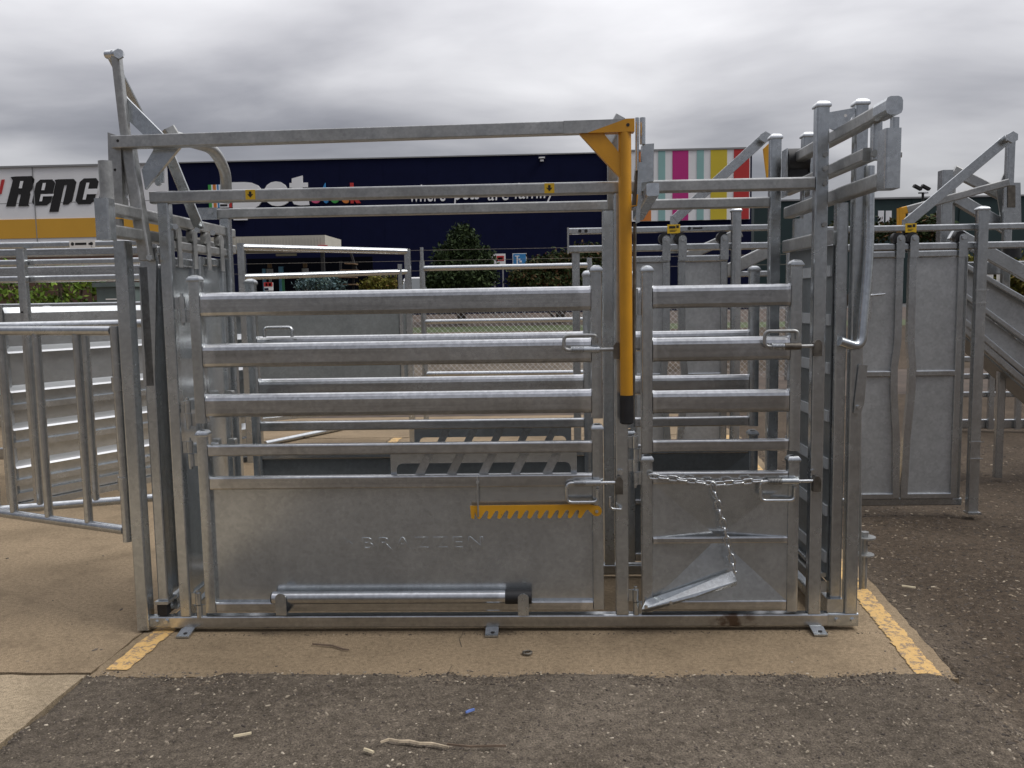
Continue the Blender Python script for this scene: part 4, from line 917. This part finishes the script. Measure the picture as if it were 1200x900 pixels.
# ground rises behind the fence: grassy bank, planting bed and car park
def bank(name, y0, z0, y1, z1, mat, W=60):
    build(name, MB().add([(-W, y0, z0), (W, y0, z0), (W, y1, z1), (-W, y1, z1)], [(0, 1, 2, 3)]), mat, kind='structure')
bank('garden_bank', 13.2, -.05, 18.6, .60, 'dirt'); bank('lawn', 18.6, .602, 20.6, .675, 'lawn'); bank('planting_bed', 20.6, .678, 26.5, .93, 'bark'); bank('car_park', 26.5, .78, 60, .79, 'asphalt', 90)
x_nl, x_st, x_r = bx(197.5, 215), bx(714.3, 215), bx(881, 215)
zt = 7.39
# parts store: white and orange
ST = thing('parts_store', (-27, YB+5, .8), 'white and orange parts store with black slanted lettering, cut by the left edge', 'store')
xl_ = -46.; xw = x_nl-.02
B('wall', MB().box(xl_, xw, YB, YB+9, .8, 7.36), 'wall_white', ST)
B('orange_band', MB().box(xl_, xw, YB-.03, YB-.002, 4.38, 5.19), 'wall_orange', ST)
B('lower_wall', MB().box(xl_, xw, YB-.05, YB-.003, .8, 4.20), 'wall_brown', ST)
B('roof_flashing', MB().box(xl_, xw, YB-.08, YB+.1, 7.362, 7.44), 'flashing', ST)
for u in (40.5, -150):
    x = bx(u, 230); B('panel_joint', MB().box(x-.02, x+.02, YB-.034, YB-.031, 4.2, 7.36), 'flashing', ST)
B('panel_joint', MB().box(xl_, xw, YB-.004, YB-.001, 5.86, 5.885), 'flashing', ST)
zc_, zb_, zd_ = at(30, 208.5, YB).z, at(30, 242, YB).z, at(65, 249, YB).z
def glyph(u0, v0, solids, holes):
    o = at(u0, v0, YB); s = (at(u0+10, v0, YB).x-o.x)/10
    f = lambda p, y: [(o.x+(x+z*.30)*s, y, o.z+z*s) for x, z in p]
    L_ = MB()
    for i_, p in enumerate(solids): L_.plate(f(p, YB-.03-.004*i_), (0, .025, 0))
    g_ = B('store_lettering', L_, 'black_print', ST)
    for p in holes: B('letter_counter', MB().plate(f(p, YB-.06), (0, .01, 0)), 'wall_white', g_)
def blk(x0, z0, x1, z1, c=4.): return [(x0+c, z0), (x1-c, z0), (x1, z0+c), (x1, z1-c), (x1-c, z1), (x0+c, z1), (x0, z1-c), (x0, z0+c)]
def rc(x0, z0, x1, z1): return [(x0, z0), (x1, z0), (x1, z1), (x0, z1)]
glyph(7.5, 242, [[(0, 0), (11, 0), (11, 33.5), (4, 33.5), (-2, 33), (1.5, 29)], [(10.9, 14), (10.9, 33.5), (23, 33.5), (26.5, 29.5), (26.5, 19), (24, 16), (25.5, 13), (25.5, 2), (27, 0), (14.5, 0), (14.5, 13)]], [rc(11, 20, 14.5, 28)])
glyph(37, 241, [blk(0, 0, 22, 29)], [rc(8.5, 17, 12, 25), [(9, 4.5), (12, 4.5), (12, 10), (24, 10), (24, 12.5), (9, 12.5)]])
glyph(60, 240, [[(0, -8), (10.5, -8), (10.5, 28.5), (2, 28.5), (-2, 28), (0, 25)], [(14, 0), (20, 0), (24, 4), (24, 25), (20, 28.5), (10.4, 28.5), (10.4, 22), (14, 22)]], [])
glyph(88, 239.5, [blk(0, 0, 22, 29)], [[(8.5, 5), (12, 5), (12, 11), (24, 11), (24, 17), (12, 17), (12, 24), (8.5, 24)]])
glyph(115, 239, [blk(0, 0, 22, 29)], [rc(8.5, 5, 12.5, 24)])
for u0, u1, m in ((-1, 3, 'print_sign_red'), (-7, -3, 'print_orange')):
    B('logo_slash', MB().plate([(bx(u0, 228), YB-.04, zb_+.55), (bx(u1-1, 228), YB-.04, zb_+.55), (bx(u1+3, 213), YB-.04, zc_-.05), (bx(u0+3.5, 213), YB-.04, zc_-.05)], (0, .035, 0)), m, ST)
# pet store: navy, with striped panel at its right end
PS = thing('pet_store', (-3, YB+5, .8), 'long navy pet store with white and coloured lettering and a striped right end', 'store')
B('wall', MB().box(x_nl, x_r, YB, YB+12, .8, zt), 'wall_navy', PS)
B('roof_flashing', MB().box(x_nl, x_st, YB-.06, YB+.1, zt+.001, zt+.05), 'flashing', PS)
xs_ = (x_st+.02, x_r+.02); zs0, zs1 = 4.56, 7.42
sp = B('striped_panel', MB().box(x_st, x_r-.1, YB-.12, YB-.001, zs0, zs1), 'wall_white', PS)
B('panel_flashing', MB().box(x_st-.02, x_r, YB-.16, YB+.1, zs1+.001, zs1+.07), 'flashing', PS)
for u0, u1, m in ((714.6, 731, 'lime'), (747.5, 762.5, 'orange'), (771, 779, 'teal'), (787.5, 806, 'magenta'), (816, 824, 'teal'), (832, 851, 'yellow'), (859, 877, 'red')):
    B('stripe', MB().box(bx(u0, 215), bx(u1, 215), YB-.14, YB-.121, zs0+.01, zs1-.01), 'print_'+m, PS)
Zb = lambda v, u: at(u, v, YB).z
zx0, zx1 = Zb(243.5, 310), Zb(214.5, 310)
text('store_lettering', 'p', bx(273, 230), bx(309, 230), Zb(258, 290), Zb(213.5, 292), YB-.002, 'wall_white', PS, .07, 0, .08)
text('store_lettering', 'e', bx(310, 230), bx(339, 230), Zb(241.8, 325), Zb(212.8, 325), YB-.002, 'wall_white', PS, .07, 0, .08)
B('store_lettering', MB().plate([(bx(u, v), YB-.082, Zb(v, u)) for u, v in ((342.5, 209.5), (355, 206), (355, 214.3), (361, 214.2), (361, 219.6), (355, 219.8), (355, 233), (357, 235), (362, 235), (363, 240.5), (352, 241), (345, 239.5), (342.5, 235), (342.5, 220), (339.8, 220.2), (339.8, 214.8), (342.5, 214.7))], (0, .08, 0)), 'wall_white', PS)
for ch_, u0, u1, m in (('s', 365.5, 376, 'pink'), ('t', 377.5, 385, 'blue'), ('o', 387, 398.5, 'green'), ('c', 400, 409, 'orange'), ('k', 411, 423, 'red')):
    hi = 219 if ch_ in 'oc s' else 213
    text('store_lettering', ch_, bx(u0, 230), bx(u1, 230), Zb(238.5, u0), Zb(222.5 if ch_ in 'soc' else 214.5, u0), YB-.002, 'print_'+m, PS, .05, 0, .08)
for wd, u0, u1, d, a in (('where', 480, 522, 0, 8.5), ('pets', 532, 562, 4.5, 5), ('are', 571.5, 596, 0, 0), ('family', 603, 650, 4.5, 8.5)):
    vb = 236.8 - (u0-480)*.0175
    text('slogan_lettering', wd, bx(u0, 225), bx(u1, 225), Zb(vb+d, u0), Zb(vb-11.5-a, u0), YB-.002, 'wall_white', PS, .0, .12, .05)
bl = B('sponsor_banner', MB().box(bx(245, 230), bx(272, 230), YB-.05, YB-.002, Zb(243.5, 258), Zb(216.5, 258)), 'wall_white', PS)
for u0, u1, m in ((245, 248.5, 'green'), (250.5, 254, 'orange'), (255.5, 257.2, 'blue'), (268.5, 272, 'red')):
    B('banner_stripe', MB().box(bx(u0, 230), bx(u1, 230), YB-.06, YB-.0505, Zb(243.5, 258), Zb(216.5, 258)), 'print_'+m, bl)
B('banner_print', MB().box(bx(258.5, 240), bx(267, 240), YB-.055, YB-.0505, Zb(242, 262), Zb(239.5, 262)), 'black_print', bl)
B('white_plate', MB().box(bx(279, 256), bx(291, 256), YB-.10, YB-.083, Zb(258.3, 285), Zb(253.6, 285)), 'wall_white', PS)
B('wall_light', MB().box(bx(631.5, 187), bx(638.5, 187), YB-.2, YB-.002, Zb(186, 635), Zb(184.6, 635)).box(bx(633, 189), bx(637, 189), YB-.15, YB-.002, Zb(189.5, 635), Zb(187.5, 635)), 'wall_white', PS)
for k in range(14):
    x = x_nl+1.8+k*1.85
    if x < x_st: B('wall_seam', MB().box(x-.008, x+.008, YB-.006, YB-.001, .9, zt-.02), 'wall_navy', PS)
# dark green warehouse on the right
GW = thing('warehouse', (22, 52, .8), 'long dark green warehouse low on the skyline at right', 'warehouse')
Yg = 46.
xg0, xg1 = at(884, 240, Yg).x, 60.; zg = at(1080, 232.5, Yg).z
B('wall', MB().box(xg0, xg1, Yg, Yg+12, .8, zg), 'wall_green', GW)
B('roof_flashing', MB().box(xg0, xg1, Yg-.1, Yg+.1, zg+.001, zg+.09), 'flashing', GW)
for u in (1032, 1041, 1067, 1100, 966): B('window', MB().box(at(u, 255, Yg).x-.16, at(u, 255, Yg).x+.16, Yg-.06, Yg-.001, at(u, 268, Yg).z, at(u, 247, Yg).z), 'wall_white', GW)
for k in range(14): B('wall_rib', MB().box(xg0+1+k*2.6-.03, xg0+1+k*2.6+.03, Yg-.05, Yg-.002, .9, zg-.05), 'wall_green', GW)
# floodlight pole
FL_ = thing('floodlight_pole', tuple(at(1081.5, 300, 40.)), 'slim pole with two floodlights on the skyline above the green warehouse', 'floodlight')
c = at(1081.5, 228, 40.); B('pole', MB().cyl((c.x, 40, .8), (c.x, 40, c.z+.1), .06, 10).cyl((c.x-.22, 40, c.z+.08), (c.x+.25, 40, c.z+.08), .035, 8), 'black_print', FL_)
for s, u in ((-1, 1074.5), (1, 1084)):
    p = at(u, 220.5, 40.); B('floodlight', MB().tube((p.x-.20, 39.9, p.z+.12), (p.x+.17, 39.9, p.z-.08), .25, .13), 'black_print', FL_)
p = at(1083.8, 226.3, 40.); B('lamp_box', MB().box(p.x-.07, p.x+.07, 39.85, 39.95, p.z-.04, p.z+.04), 'wall_white', FL_)
# open service bay with tan fascia, and what stands in it
YS = 20.
SB = thing('service_bay', (-7.5, YS+2, .7), 'open service bay with pale tan fascia in front of the navy wall', 'shelter')
x0, x1 = at(216, 284, YS).x, at(381, 284, YS).x; z0, z1 = at(350, 291, YS).z, at(350, 276, YS).z
B('fascia', MB().box(x0, x1, YS, YS+1.9, z0, z1), 'tan_fascia', SB)
for k in range(44):
    x = x0+.1+k*(x1-x0-.2)/43; B('fascia_rib', MB().box(x-.006, x+.006, YS-.012, YS-.001, z0+.02, z1-.05), 'tan_fascia', SB)
B('back_wall', MB().box(x0, x1+.3, YS+5.0, YS+5.1, .65, z0-.002), 'dark_interior', SB)
for x in (x0+.1, (x0+x1)/2-.4, x1-.12): B('column', MB().post(x-.05, x+.05, YS+.1, YS+.2, .6, z0-.001), 'black_print', SB)
c = at(335, 298.5, YS+1); B('tube_light', MB().box(c.x-.29, c.x+.29, YS+1, YS+1.1, c.z-.03, c.z+.03), 'tan_fascia', SB)
c = at(378, 288.8, YS-.05); B('red_sign', MB().box(c.x-.13, c.x+.13, YS-.05, YS-.013, c.z-.035, c.z+.035), 'print_sign_red', SB)
def drum(u, v0, v1, w, mat, label):
    p, q = at(u, v1, YS+.8), at(u, v0, YS+.8); t = thing('drum', (p.x, YS+.8, p.z), label, 'drum', None)
    r = w/2; B('body', MB().cyl((p.x, YS+.8, .70), (p.x, YS+.8, q.z), r, 16), mat, t)
    B('rim', MB().cyl((p.x, YS+.8, q.z+.001), (p.x, YS+.8, q.z+.035), r*1.05, 16).cyl((p.x, YS+.8, (p.z+q.z)/2), (p.x, YS+.8, (p.z+q.z)/2+.03), r*1.04, 16), mat, t)
drum(309.5, 316.5, 321, .10, 'drum_blue', 'narrow blue drum at the left of the service bay display')
drum(329.5, 314, 321, .14, 'drum_blue', 'wider pale blue drum in the middle of the service bay')
drum(331, 327, 333.5, .13, 'drum_green', 'green drum under the lower pipe rail in the service bay')
def bust(u, v, label):
    p = at(u, v, YS+1.3); t = thing('display_stand', (p.x, YS+1.3, .7), label, 'display stand')
    B('head', MB().pipe([(p.x, YS+1.3, p.z-.06), (p.x, YS+1.3, p.z-.05), (p.x, YS+1.3, p.z+.05), (p.x, YS+1.3, p.z+.06)], .065, 12), 'timber', t)
    B('stand', MB().cyl((p.x, YS+1.3, .7), (p.x, YS+1.3, p.z-.26), .04).cyl((p.x, YS+1.3, p.z-.27), (p.x, YS+1.3, p.z-.09), .10, 12), 'flashing', t)
bust(316, 311.5, 'brown round-topped display stand, left one in the service bay'); bust(357.5, 311, 'brown round-topped display stand, right one in the service bay')
def board(u0, u1, v0, v1, Y, back, top, label, marks):
    t = thing('sign_board', (at((u0+u1)/2, v1, Y).x, Y, .6), label, 'sign')
    xa, xb, za, zb = at(u0, v1, Y).x, at(u1, v1, Y).x, at(u0, v1, Y).z, at(u0, v0, Y).z
    B('panel', MB().box(xa, xb, Y, Y+.03, za, zb), back, t)
    for k in (.2, .8): B('leg', MB().post(xa+(xb-xa)*k-.025, xa+(xb-xa)*k+.025, Y+.031, Y+.08, .5, zb-.05), 'flashing', t)
    for (a, b, c, d, m) in marks: B('print', MB().box(xa+(xb-xa)*a, xa+(xb-xa)*b, Y-.008, Y-.001, za+(zb-za)*c, za+(zb-za)*d), m, t)
board(309.5, 320, 331, 340.5, YS-.6, 'wall_white', 0, 'small red and white sign board in front of the service bay', [(0, 1, .5, 1, 'print_sign_red'), (.2, .42, .56, .9, 'wall_white'), (.55, .8, .56, .9, 'wall_white'), (.05, .5, .05, .3, 'wall_navy')])
board(576, 592.5, 297.5, 311, 25.6, 'wall_white', 0, 'white sign with red print between the dark tree and the blue sign', [(.38, .90, .38, .82, 'print_sign_red'), (.46, .8, .5, .68, 'wall_white')])
board(600.8, 617.3, 297, 312, 25.6, 'wall_white', 0, 'blue sign with a white figure behind the hedge', [(.05, .95, .05, .95, 'print_blue')])
t_ = [o for o in bpy.data.objects if o.name.startswith('sign_board')][-1]
p0 = at(608, 304, 25.55)
B('print', MB().box(p0.x-.13, p0.x+.02, 25.58, 25.591, p0.z+.10, p0.z+.13).box(p0.x-.075, p0.x-.03, 25.58, 25.591, p0.z-.16, p0.z+.099).box(p0.x+.02, p0.x+.10, 25.58, 25.591, p0.z-.10, p0.z-.04).box(p0.x-.01, p0.x+.05, 25.579, 25.59, p0.z-.03, p0.z+.03), 'wall_white', t_)
# timber rack beside the service bay
tr = thing('timber_rack', tuple(at(417, 335, 19.)), 'dark rack of long timbers leaning beside the service bay', 'rack')
for u0, v0, u1, v1 in ((405, 309, 412, 309.5), (400, 317, 414, 317), (398, 325, 412, 325), (398, 333.5, 413, 333.5)):
    B('timber', MB().tube(at(u0, v0, 19.), at(u1+6, v1, 19.), .3, .03), 'timber', tr)
B('upright', MB().tube(at(409, 290, 19.1), at(418, 318, 19.1), .06, .06, (0, 1, 0)).tube(at(399, 306, 19.1), at(399, 345, 19.1), .06, .06, (0, 1, 0)).tube(at(414, 308, 19.1), at(414, 345, 19.1), .06, .06, (0, 1, 0)), 'black_print', tr)
# white car, nose towards us
YC = 27.; c = at(486, 330, YC); z0 = .79
def car():
    t = thing('parked_car', (c.x, YC+2, z0), 'white car parked nose-on behind the pipe panel, left of the dark tree', 'car')
    def loft(secs):
        vs = []; fs = []; n = len(secs[0][1])
        for y, pr in secs: vs += [(c.x+x, YC+y, z0+z) for x, z in pr]
        for i in range(len(secs)-1):
            for k in range(n): fs.append((i*n+k, i*n+(k+1) % n, (i+1)*n+(k+1) % n, (i+1)*n+k))
        fs += [tuple(range(n)), tuple(range((len(secs)-1)*n, len(secs)*n))]
        return MB().add(vs, fs, True)
    def pr(w, zb, zt, k=.12): return [(-w, zb), (w, zb), (w*1.02, (zb+zt)/2), (w*.96, zt-k*.5), (w*.86, zt), (-w*.86, zt), (-w*.96, zt-k*.5), (-w*1.02, (zb+zt)/2)]
    B('body', loft([(0, pr(.78, .30, .72)), (.12, pr(.86, .24, .86)), (1.1, pr(.88, .22, 1.0)), (3.6, pr(.88, .22, 1.02)), (4.2, pr(.84, .28, .98))]), 'car_white', t)
    B('cabin', loft([(1.1, pr(.80, 1.0, 1.02)), (1.75, pr(.70, 1.0, 1.52)), (3.3, pr(.70, 1.0, 1.56)), (4.0, pr(.76, 1.0, 1.08))]), 'car_white', t)
    B('windscreen', MB().add([(c.x-.68, YC+1.12, z0+1.06), (c.x+.68, YC+1.12, z0+1.06), (c.x+.58, YC+1.66, z0+1.47), (c.x-.58, YC+1.66, z0+1.47)], [(0, 1, 2, 3)]), 'glass_dark', t)
    B('grille', MB().box(c.x-.45, c.x+.45, YC-.02, YC+.0, z0+.36, z0+.58), 'black_print', t)
    for s in (-1, 1):
        B('headlight', MB().box(c.x+s*.66-.14, c.x+s*.66+.14, YC-.015, YC+.06, z0+.60, z0+.74), 'sticker_white', t)
        B('mirror', MB().box(c.x+s*.98-.09, c.x+s*.98+.09, YC+1.35, YC+1.45, z0+1.02, z0+1.16), 'car_white', t)
        for y in (.75, 3.5): B('wheel', MB().cyl((c.x+s*.68, YC+y, z0+.31), (c.x+s*.9, YC+y, z0+.31), .31, 18), 'tyre', t)
car()
# chain-link fence
YFN = 11.3
CF = thing('chain_link_fence', (0, YFN, 0), 'chain-link fence with barbed strands crossing behind the yard', 'fence')
m = MB(); pit = .095; ht = 1.22; r = .0024; xa, xb = -5.5, 4.2
k = xa-ht
while k < xb:
    for s in (1, -1):
        x0_, x1_ = (k, k+ht) if s > 0 else (k+ht, k); za, zb = .02, ht
        # clip to the run of the fence
        t0, t1 = 0., 1.
        if x0_ != x1_:
            for lim in (xa, xb):
                pass
        lo, hi = min(x0_, x1_), max(x0_, x1_)
        if hi <= xa or lo >= xb: continue
        def Pn(t): return (x0_+(x1_-x0_)*t, YFN+s*.003, za+(zb-za)*t)
        ta = 0.; tb = 1.
        if s > 0: ta = max(0, (xa-x0_)/ht); tb = min(1, (xb-x0_)/ht)
        else: ta = max(0, (x0_-xb)/ht); tb = min(1, (x0_-xa)/ht)
        if tb-ta < .02: continue
        m.pipe([Pn(ta), Pn(tb)], r, 3)
    k += pit
build('mesh', m, 'galv_dull', CF, kind='stuff', fixn=False)
for x in (xa, at(495.5, 350, YFN).x, at(722, 350, YFN).x, xb): B('post', MB().cyl((x, YFN+.03, -.04), (x, YFN+.03, 2.35), .03, 10), 'yard_galv', CF)
for z in (.05, 1.23, 1.95, 2.12, 2.3):
    B('strand', MB().cyl((xa, YFN, z), (xb, YFN, z-.01), .0028, 4), 'dark_steel', CF)

# ---- plants
def leaf_mat(name, cols):
    m, nt, b = new_mat(name); gi = nt.nodes.new('ShaderNodeNewGeometry')
    n = len(cols); c = ramp(nt, gi.outputs['Random Per Island'], [(i/(n-1), k) for i, k in enumerate(cols)])
    nt.links.new(c, b.inputs['Base Color']); b.inputs['Roughness'].default_value = .8; b.inputs['Specular IOR Level'].default_value = .15; MATS[name] = m
leaf_mat('leaf_dark', [(.012, .020, .010), (.022, .036, .014), (.035, .055, .020), (.06, .085, .032)])
leaf_mat('leaf_reddish', [(.016, .026, .010), (.028, .046, .015), (.050, .062, .020), (.10, .045, .022)])
leaf_mat('leaf_bright', [(.030, .055, .008), (.060, .105, .014), (.10, .16, .022), (.16, .21, .03)])
leaf_mat('leaf_yellow', [(.06, .06, .012), (.10, .10, .018), (.15, .14, .025), (.12, .07, .02)])
leaf_mat('leaf_blue', [(.05, .09, .09), (.10, .16, .17), (.16, .22, .23), (.05, .08, .04)])
def foliage(blobs, per, size, seed):
    r = np.random.default_rng(seed); V = []; 
    for (cx, cy, cz, rx, ry, rz) in blobs:
        n = int(per*rx*rz*4/(.25)); 
        # clumps inside the blob, leaves inside the clumps
        nc = max(8, n//22)
        d = r.normal(size=(nc, 3)); d /= np.linalg.norm(d, axis=1)[:, None]; rad = r.random(nc)**.33
        C = d*rad[:, None]
        C = np.repeat(C, 22, 0); N = len(C)
        Pn = np.array([cx, cy, cz]) + C*np.array([rx, ry, rz]) + r.normal(size=(N, 3))*size*1.5
        a = r.normal(size=(N, 3)); a /= np.linalg.norm(a, axis=1)[:, None]
        b = r.normal(size=(N, 3)); b -= a*(a*b).sum(1)[:, None]; b /= np.linalg.norm(b, axis=1)[:, None]
        s = size*(.5+r.random(N))[:, None]
        V.append(np.stack([Pn-a*s, Pn+b*s*.45, Pn+a*s, Pn-b*s*.45], 1))
    V = np.concatenate(V).reshape(-1, 3); F_ = np.arange(len(V)).reshape(-1, 4)
    m = MB(); m.v = V.tolist(); m.f = F_.tolist(); m.smooth = [False]*len(F_); return m
def plant(name, base, blobs, per, size, mat, label, cat, seed, stems=3, trunk=.05, h=None):
    t = thing(name, base, label, cat)
    build('crown', foliage(blobs, per, size, seed), mat, t, fixn=False)
    rr = random.Random(seed); m = MB(); zt = max(b[2] for b in blobs)
    n = max(stems, 1)
    for k in range(n):
        b = blobs[k % len(blobs)]; p = [Vector(base)+Vector((rr.uniform(-.1, .1)*(n > 1), rr.uniform(-.1, .1)*(n > 1), -.05))]
        e = Vector((b[0], b[1], b[2]+b[5]*.5)); q = p[0].lerp(e, .5)+Vector((rr.uniform(-.12, .12), rr.uniform(-.1, .1), .1))
        prev, r0 = p[0], trunk
        for nx, r1 in ((q, trunk*.7), (e, trunk*.3)):
            a_ = (nx-prev).normalized(); sd_ = a_.cross(Vector((0, 1, .01))).normalized(); u_ = sd_.cross(a_)
            vs = [pp+sd_*(rd*math.cos(w))+u_*(rd*math.sin(w)) for pp, rd in ((prev, r0), (nx, r1)) for w in [2*math.pi*i/8 for i in range(8)]]
            m.add(vs, [(i, (i+1) % 8, 8+(i+1) % 8, 8+i) for i in range(8)], True); prev, r0 = nx, r1
    build('trunk' if n == 1 else 'stems', m, 'trunk_bark', t); return t
YT = 21.5; T0 = at(540, 335, YT); q = (YT+3.6)/1005
def blob(u, v, ru, rv, Y, dy=None): c = at(u, v, Y); s = (Y+3.6)/1005; return (c.x, Y, c.z, ru*s, dy or ru*s, rv*s)
plant('tree', (T0.x, YT, .70), [blob(543, 286, 17, 18, YT), blob(532, 305, 24, 20, YT), blob(555, 308, 22, 20, YT), blob(540, 326, 38, 18, YT), blob(518, 328, 20, 14, YT), blob(568, 322, 14, 16, YT), blob(541, 272, 7, 8, YT)], 900, .055, 'leaf_dark', 'dark green bushy tree with a pointed top in front of the navy wall', 'tree', 3, 5, .07)
hb = [blob(628, 318, 16, 16, YT), blob(645, 313, 16, 18, YT), blob(662, 316, 18, 20, YT), blob(680, 312, 16, 22, YT), blob(695, 310, 15, 24, YT), blob(652, 330, 50, 12, YT, .8), blob(610, 326, 14, 12, YT), blob(684, 296, 7, 8, YT)]
plant('hedge', (at(655, 330, YT).x, YT, .70), hb, 800, .05, 'leaf_reddish', 'uneven reddish green hedge right of the dark tree', 'hedge', 5, 8, .04)
plant('shrub', (at(440, 335, 19.5).x, 19.5, .65), [blob(443, 333, 12, 8, 19.5), blob(432, 335, 8, 6, 19.5), blob(455, 334, 10, 7, 19.5)], 900, .05, 'leaf_yellow', 'low olive shrub left of the white car', 'shrub', 8, 4, .03)
plant('hedge', (at(378, 334, 18.9).x, 18.9, .6), [blob(370, 332, 14, 7, 18.9), blob(385, 331, 14, 7, 18.9), blob(357, 334, 9, 5, 18.9), blob(398, 333, 10, 6, 18.9)], 900, .04, 'leaf_blue', 'pale blue-green low hedge in front of the service bay', 'hedge', 9, 6, .03)
YL = 6.6
plant('hedge', (at(80, 350, YL).x, YL, -.03), [blob(70, 345, 30, 40, YL, .5), blob(100, 342, 28, 42, YL, .5), blob(40, 346, 30, 42, YL, .5), blob(8, 350, 34, 44, YL, .5), blob(60, 420, 60, 60, YL, .5), blob(12, 440, 40, 60, YL, .5)], 260, .035, 'leaf_bright', 'bright green bushy hedge behind the tall rail panels at left', 'hedge', 12, 8, .03)
YRr = 9.
plant('shrub', (at(1178, 330, YRr).x, YRr, -.04), [blob(1150, 330, 26, 26, YRr), blob(1178, 318, 22, 22, YRr), blob(1205, 322, 24, 24, YRr), blob(1185, 350, 34, 30, YRr), blob(1128, 312, 14, 16, YRr)], 420, .045, 'leaf_yellow', 'yellowish shrubs behind the loading ramp at the right edge', 'shrub', 14, 6, .03)
plant('shrub', (at(985, 290, 30.).x, 30., .8), [blob(980, 275, 26, 10, 30.), blob(1020, 272, 22, 9, 30.), blob(1065, 270, 26, 11, 30.), blob(1095, 268, 20, 12, 30.)], 300, .09, 'leaf_reddish', 'dark shrubs along the foot of the green warehouse', 'shrub', 15, 4, .05)
# grey-green cabinet at left
cb = thing('cabinet', (-4.3, 5.6, 0), 'grey-green utility cabinet beside the bright hedge at left', 'cabinet'); plain('cabinet_green', (.10, .13, .125), .5)
x0, x1 = at(113, 340, 5.6).x, at(150, 340, 5.6).x; zt_ = at(120, 331, 5.6).z
B('body', MB().box(x0, x1, 5.6, 6.2, 0, zt_-.05), 'cabinet_green', cb); B('lid', MB().box(x0-.03, x1+.03, 5.57, 6.23, zt_-.049, zt_), 'cabinet_green', cb)
B('label_strip', MB().box(at(124, 348, 5.6).x, x1-.06, 5.594, 5.599, zt_-.19, zt_-.175), 'sticker_white', cb)
# ---- litter on the ground
plain('dry_bark', (.38, .31, .22), .9, 0, .3, 40); plain('blue_scrap', (.10, .16, .40), .5); plain('wood_chip', (.55, .47, .32), .85, 0, .2, 30); plain('twig', (.14, .10, .07), .9, 0, .3, 40)
def on(u, v, dz=.012): p = gnd(u, v, 0); return Vector((p.x, p.y, float(hz(p.x, p.y)) + dz if p.y < -.43 or p.x > 1.6 else .006))
def litter(name, pts, w, mat, label, cat, taper=True):
    P_ = [on(u, v) for u, v in pts]; m = MB(); n = len(P_); vs = []
    for i, p in enumerate(P_):
        d = (P_[min(i+1, n-1)]-P_[max(i-1, 0)]).normalized(); s = Vector((-d.y, d.x, 0)); k = w*(.35+.65*math.sin(math.pi*(i+.5)/n)) if taper else w
        vs += [p-s*k, p+s*k, p+s*k*.4+Vector((0, 0, .007)), p-s*k*.5+Vector((0, 0, .006))]
    fs = [(i*4+k, i*4+(k+1) % 4, i*4+4+(k+1) % 4, i*4+4+k) for i in range(n-1) for k in range(4)] + [(3, 2, 1, 0), (n*4-4, n*4-3, n*4-2, n*4-1)]
    m.add(vs, fs); build(name, m, mat, loc=P_[n//2], label=label, cat=cat)
litter('bark_strip', [(446, 878), (456, 874), (468, 876), (480, 876), (492, 879), (506, 879), (515, 881), (526, 884)], .0055, 'dry_bark', 'curled pale strip of bark on the dirt at the bottom of the photo', 'bark')
litter('twig', [(524, 880), (550, 882), (575, 881), (593, 881)], .0025, 'twig', 'thin dark twig trailing right from the bark strip', 'twig')
litter('twig', [(366, 757), (378, 758), (390, 759), (402, 763), (409, 764)], .0035, 'twig', 'dark twig lying on the concrete in front of the long gate', 'twig')
litter('plastic_scrap', [(546, 843), (550, 841), (556, 839)], .0055, 'blue_scrap', 'small scrap of blue plastic on the dirt', 'scrap')
litter('wood_chip', [(427, 886), (433, 888), (438, 890)], .005, 'wood_chip', 'square pale wood chip at the bottom left of the bark strip', 'wood chip', False)
litter('wood_chip', [(1057, 682), (1066, 683), (1073, 684)], .0045, 'wood_chip', 'flat pale wood chip on the dark dirt right of the crush', 'wood chip', False)
litter('wood_chip', [(274, 870), (284, 868), (295, 866)], .0038, 'wood_chip', 'long pale wood chip on the dirt at lower left', 'wood chip', False)
litter('leaf', [(568, 738), (574, 736), (580, 737)], .012, 'wood_chip', 'yellow dry leaf lying on the middle foot plate of the crush', 'leaf')
c = on(618, 767); nb = thing('washer', tuple(c), 'small dark steel ring dropped on the concrete', 'washer')
ring = [(c.x+.017*math.cos(RAD(a)), c.y+.017*math.sin(RAD(a)), .008) for a in range(0, 360, 24)]
B('ring', MB().pipe(ring, .005, 6, True), 'dark_steel', nb)
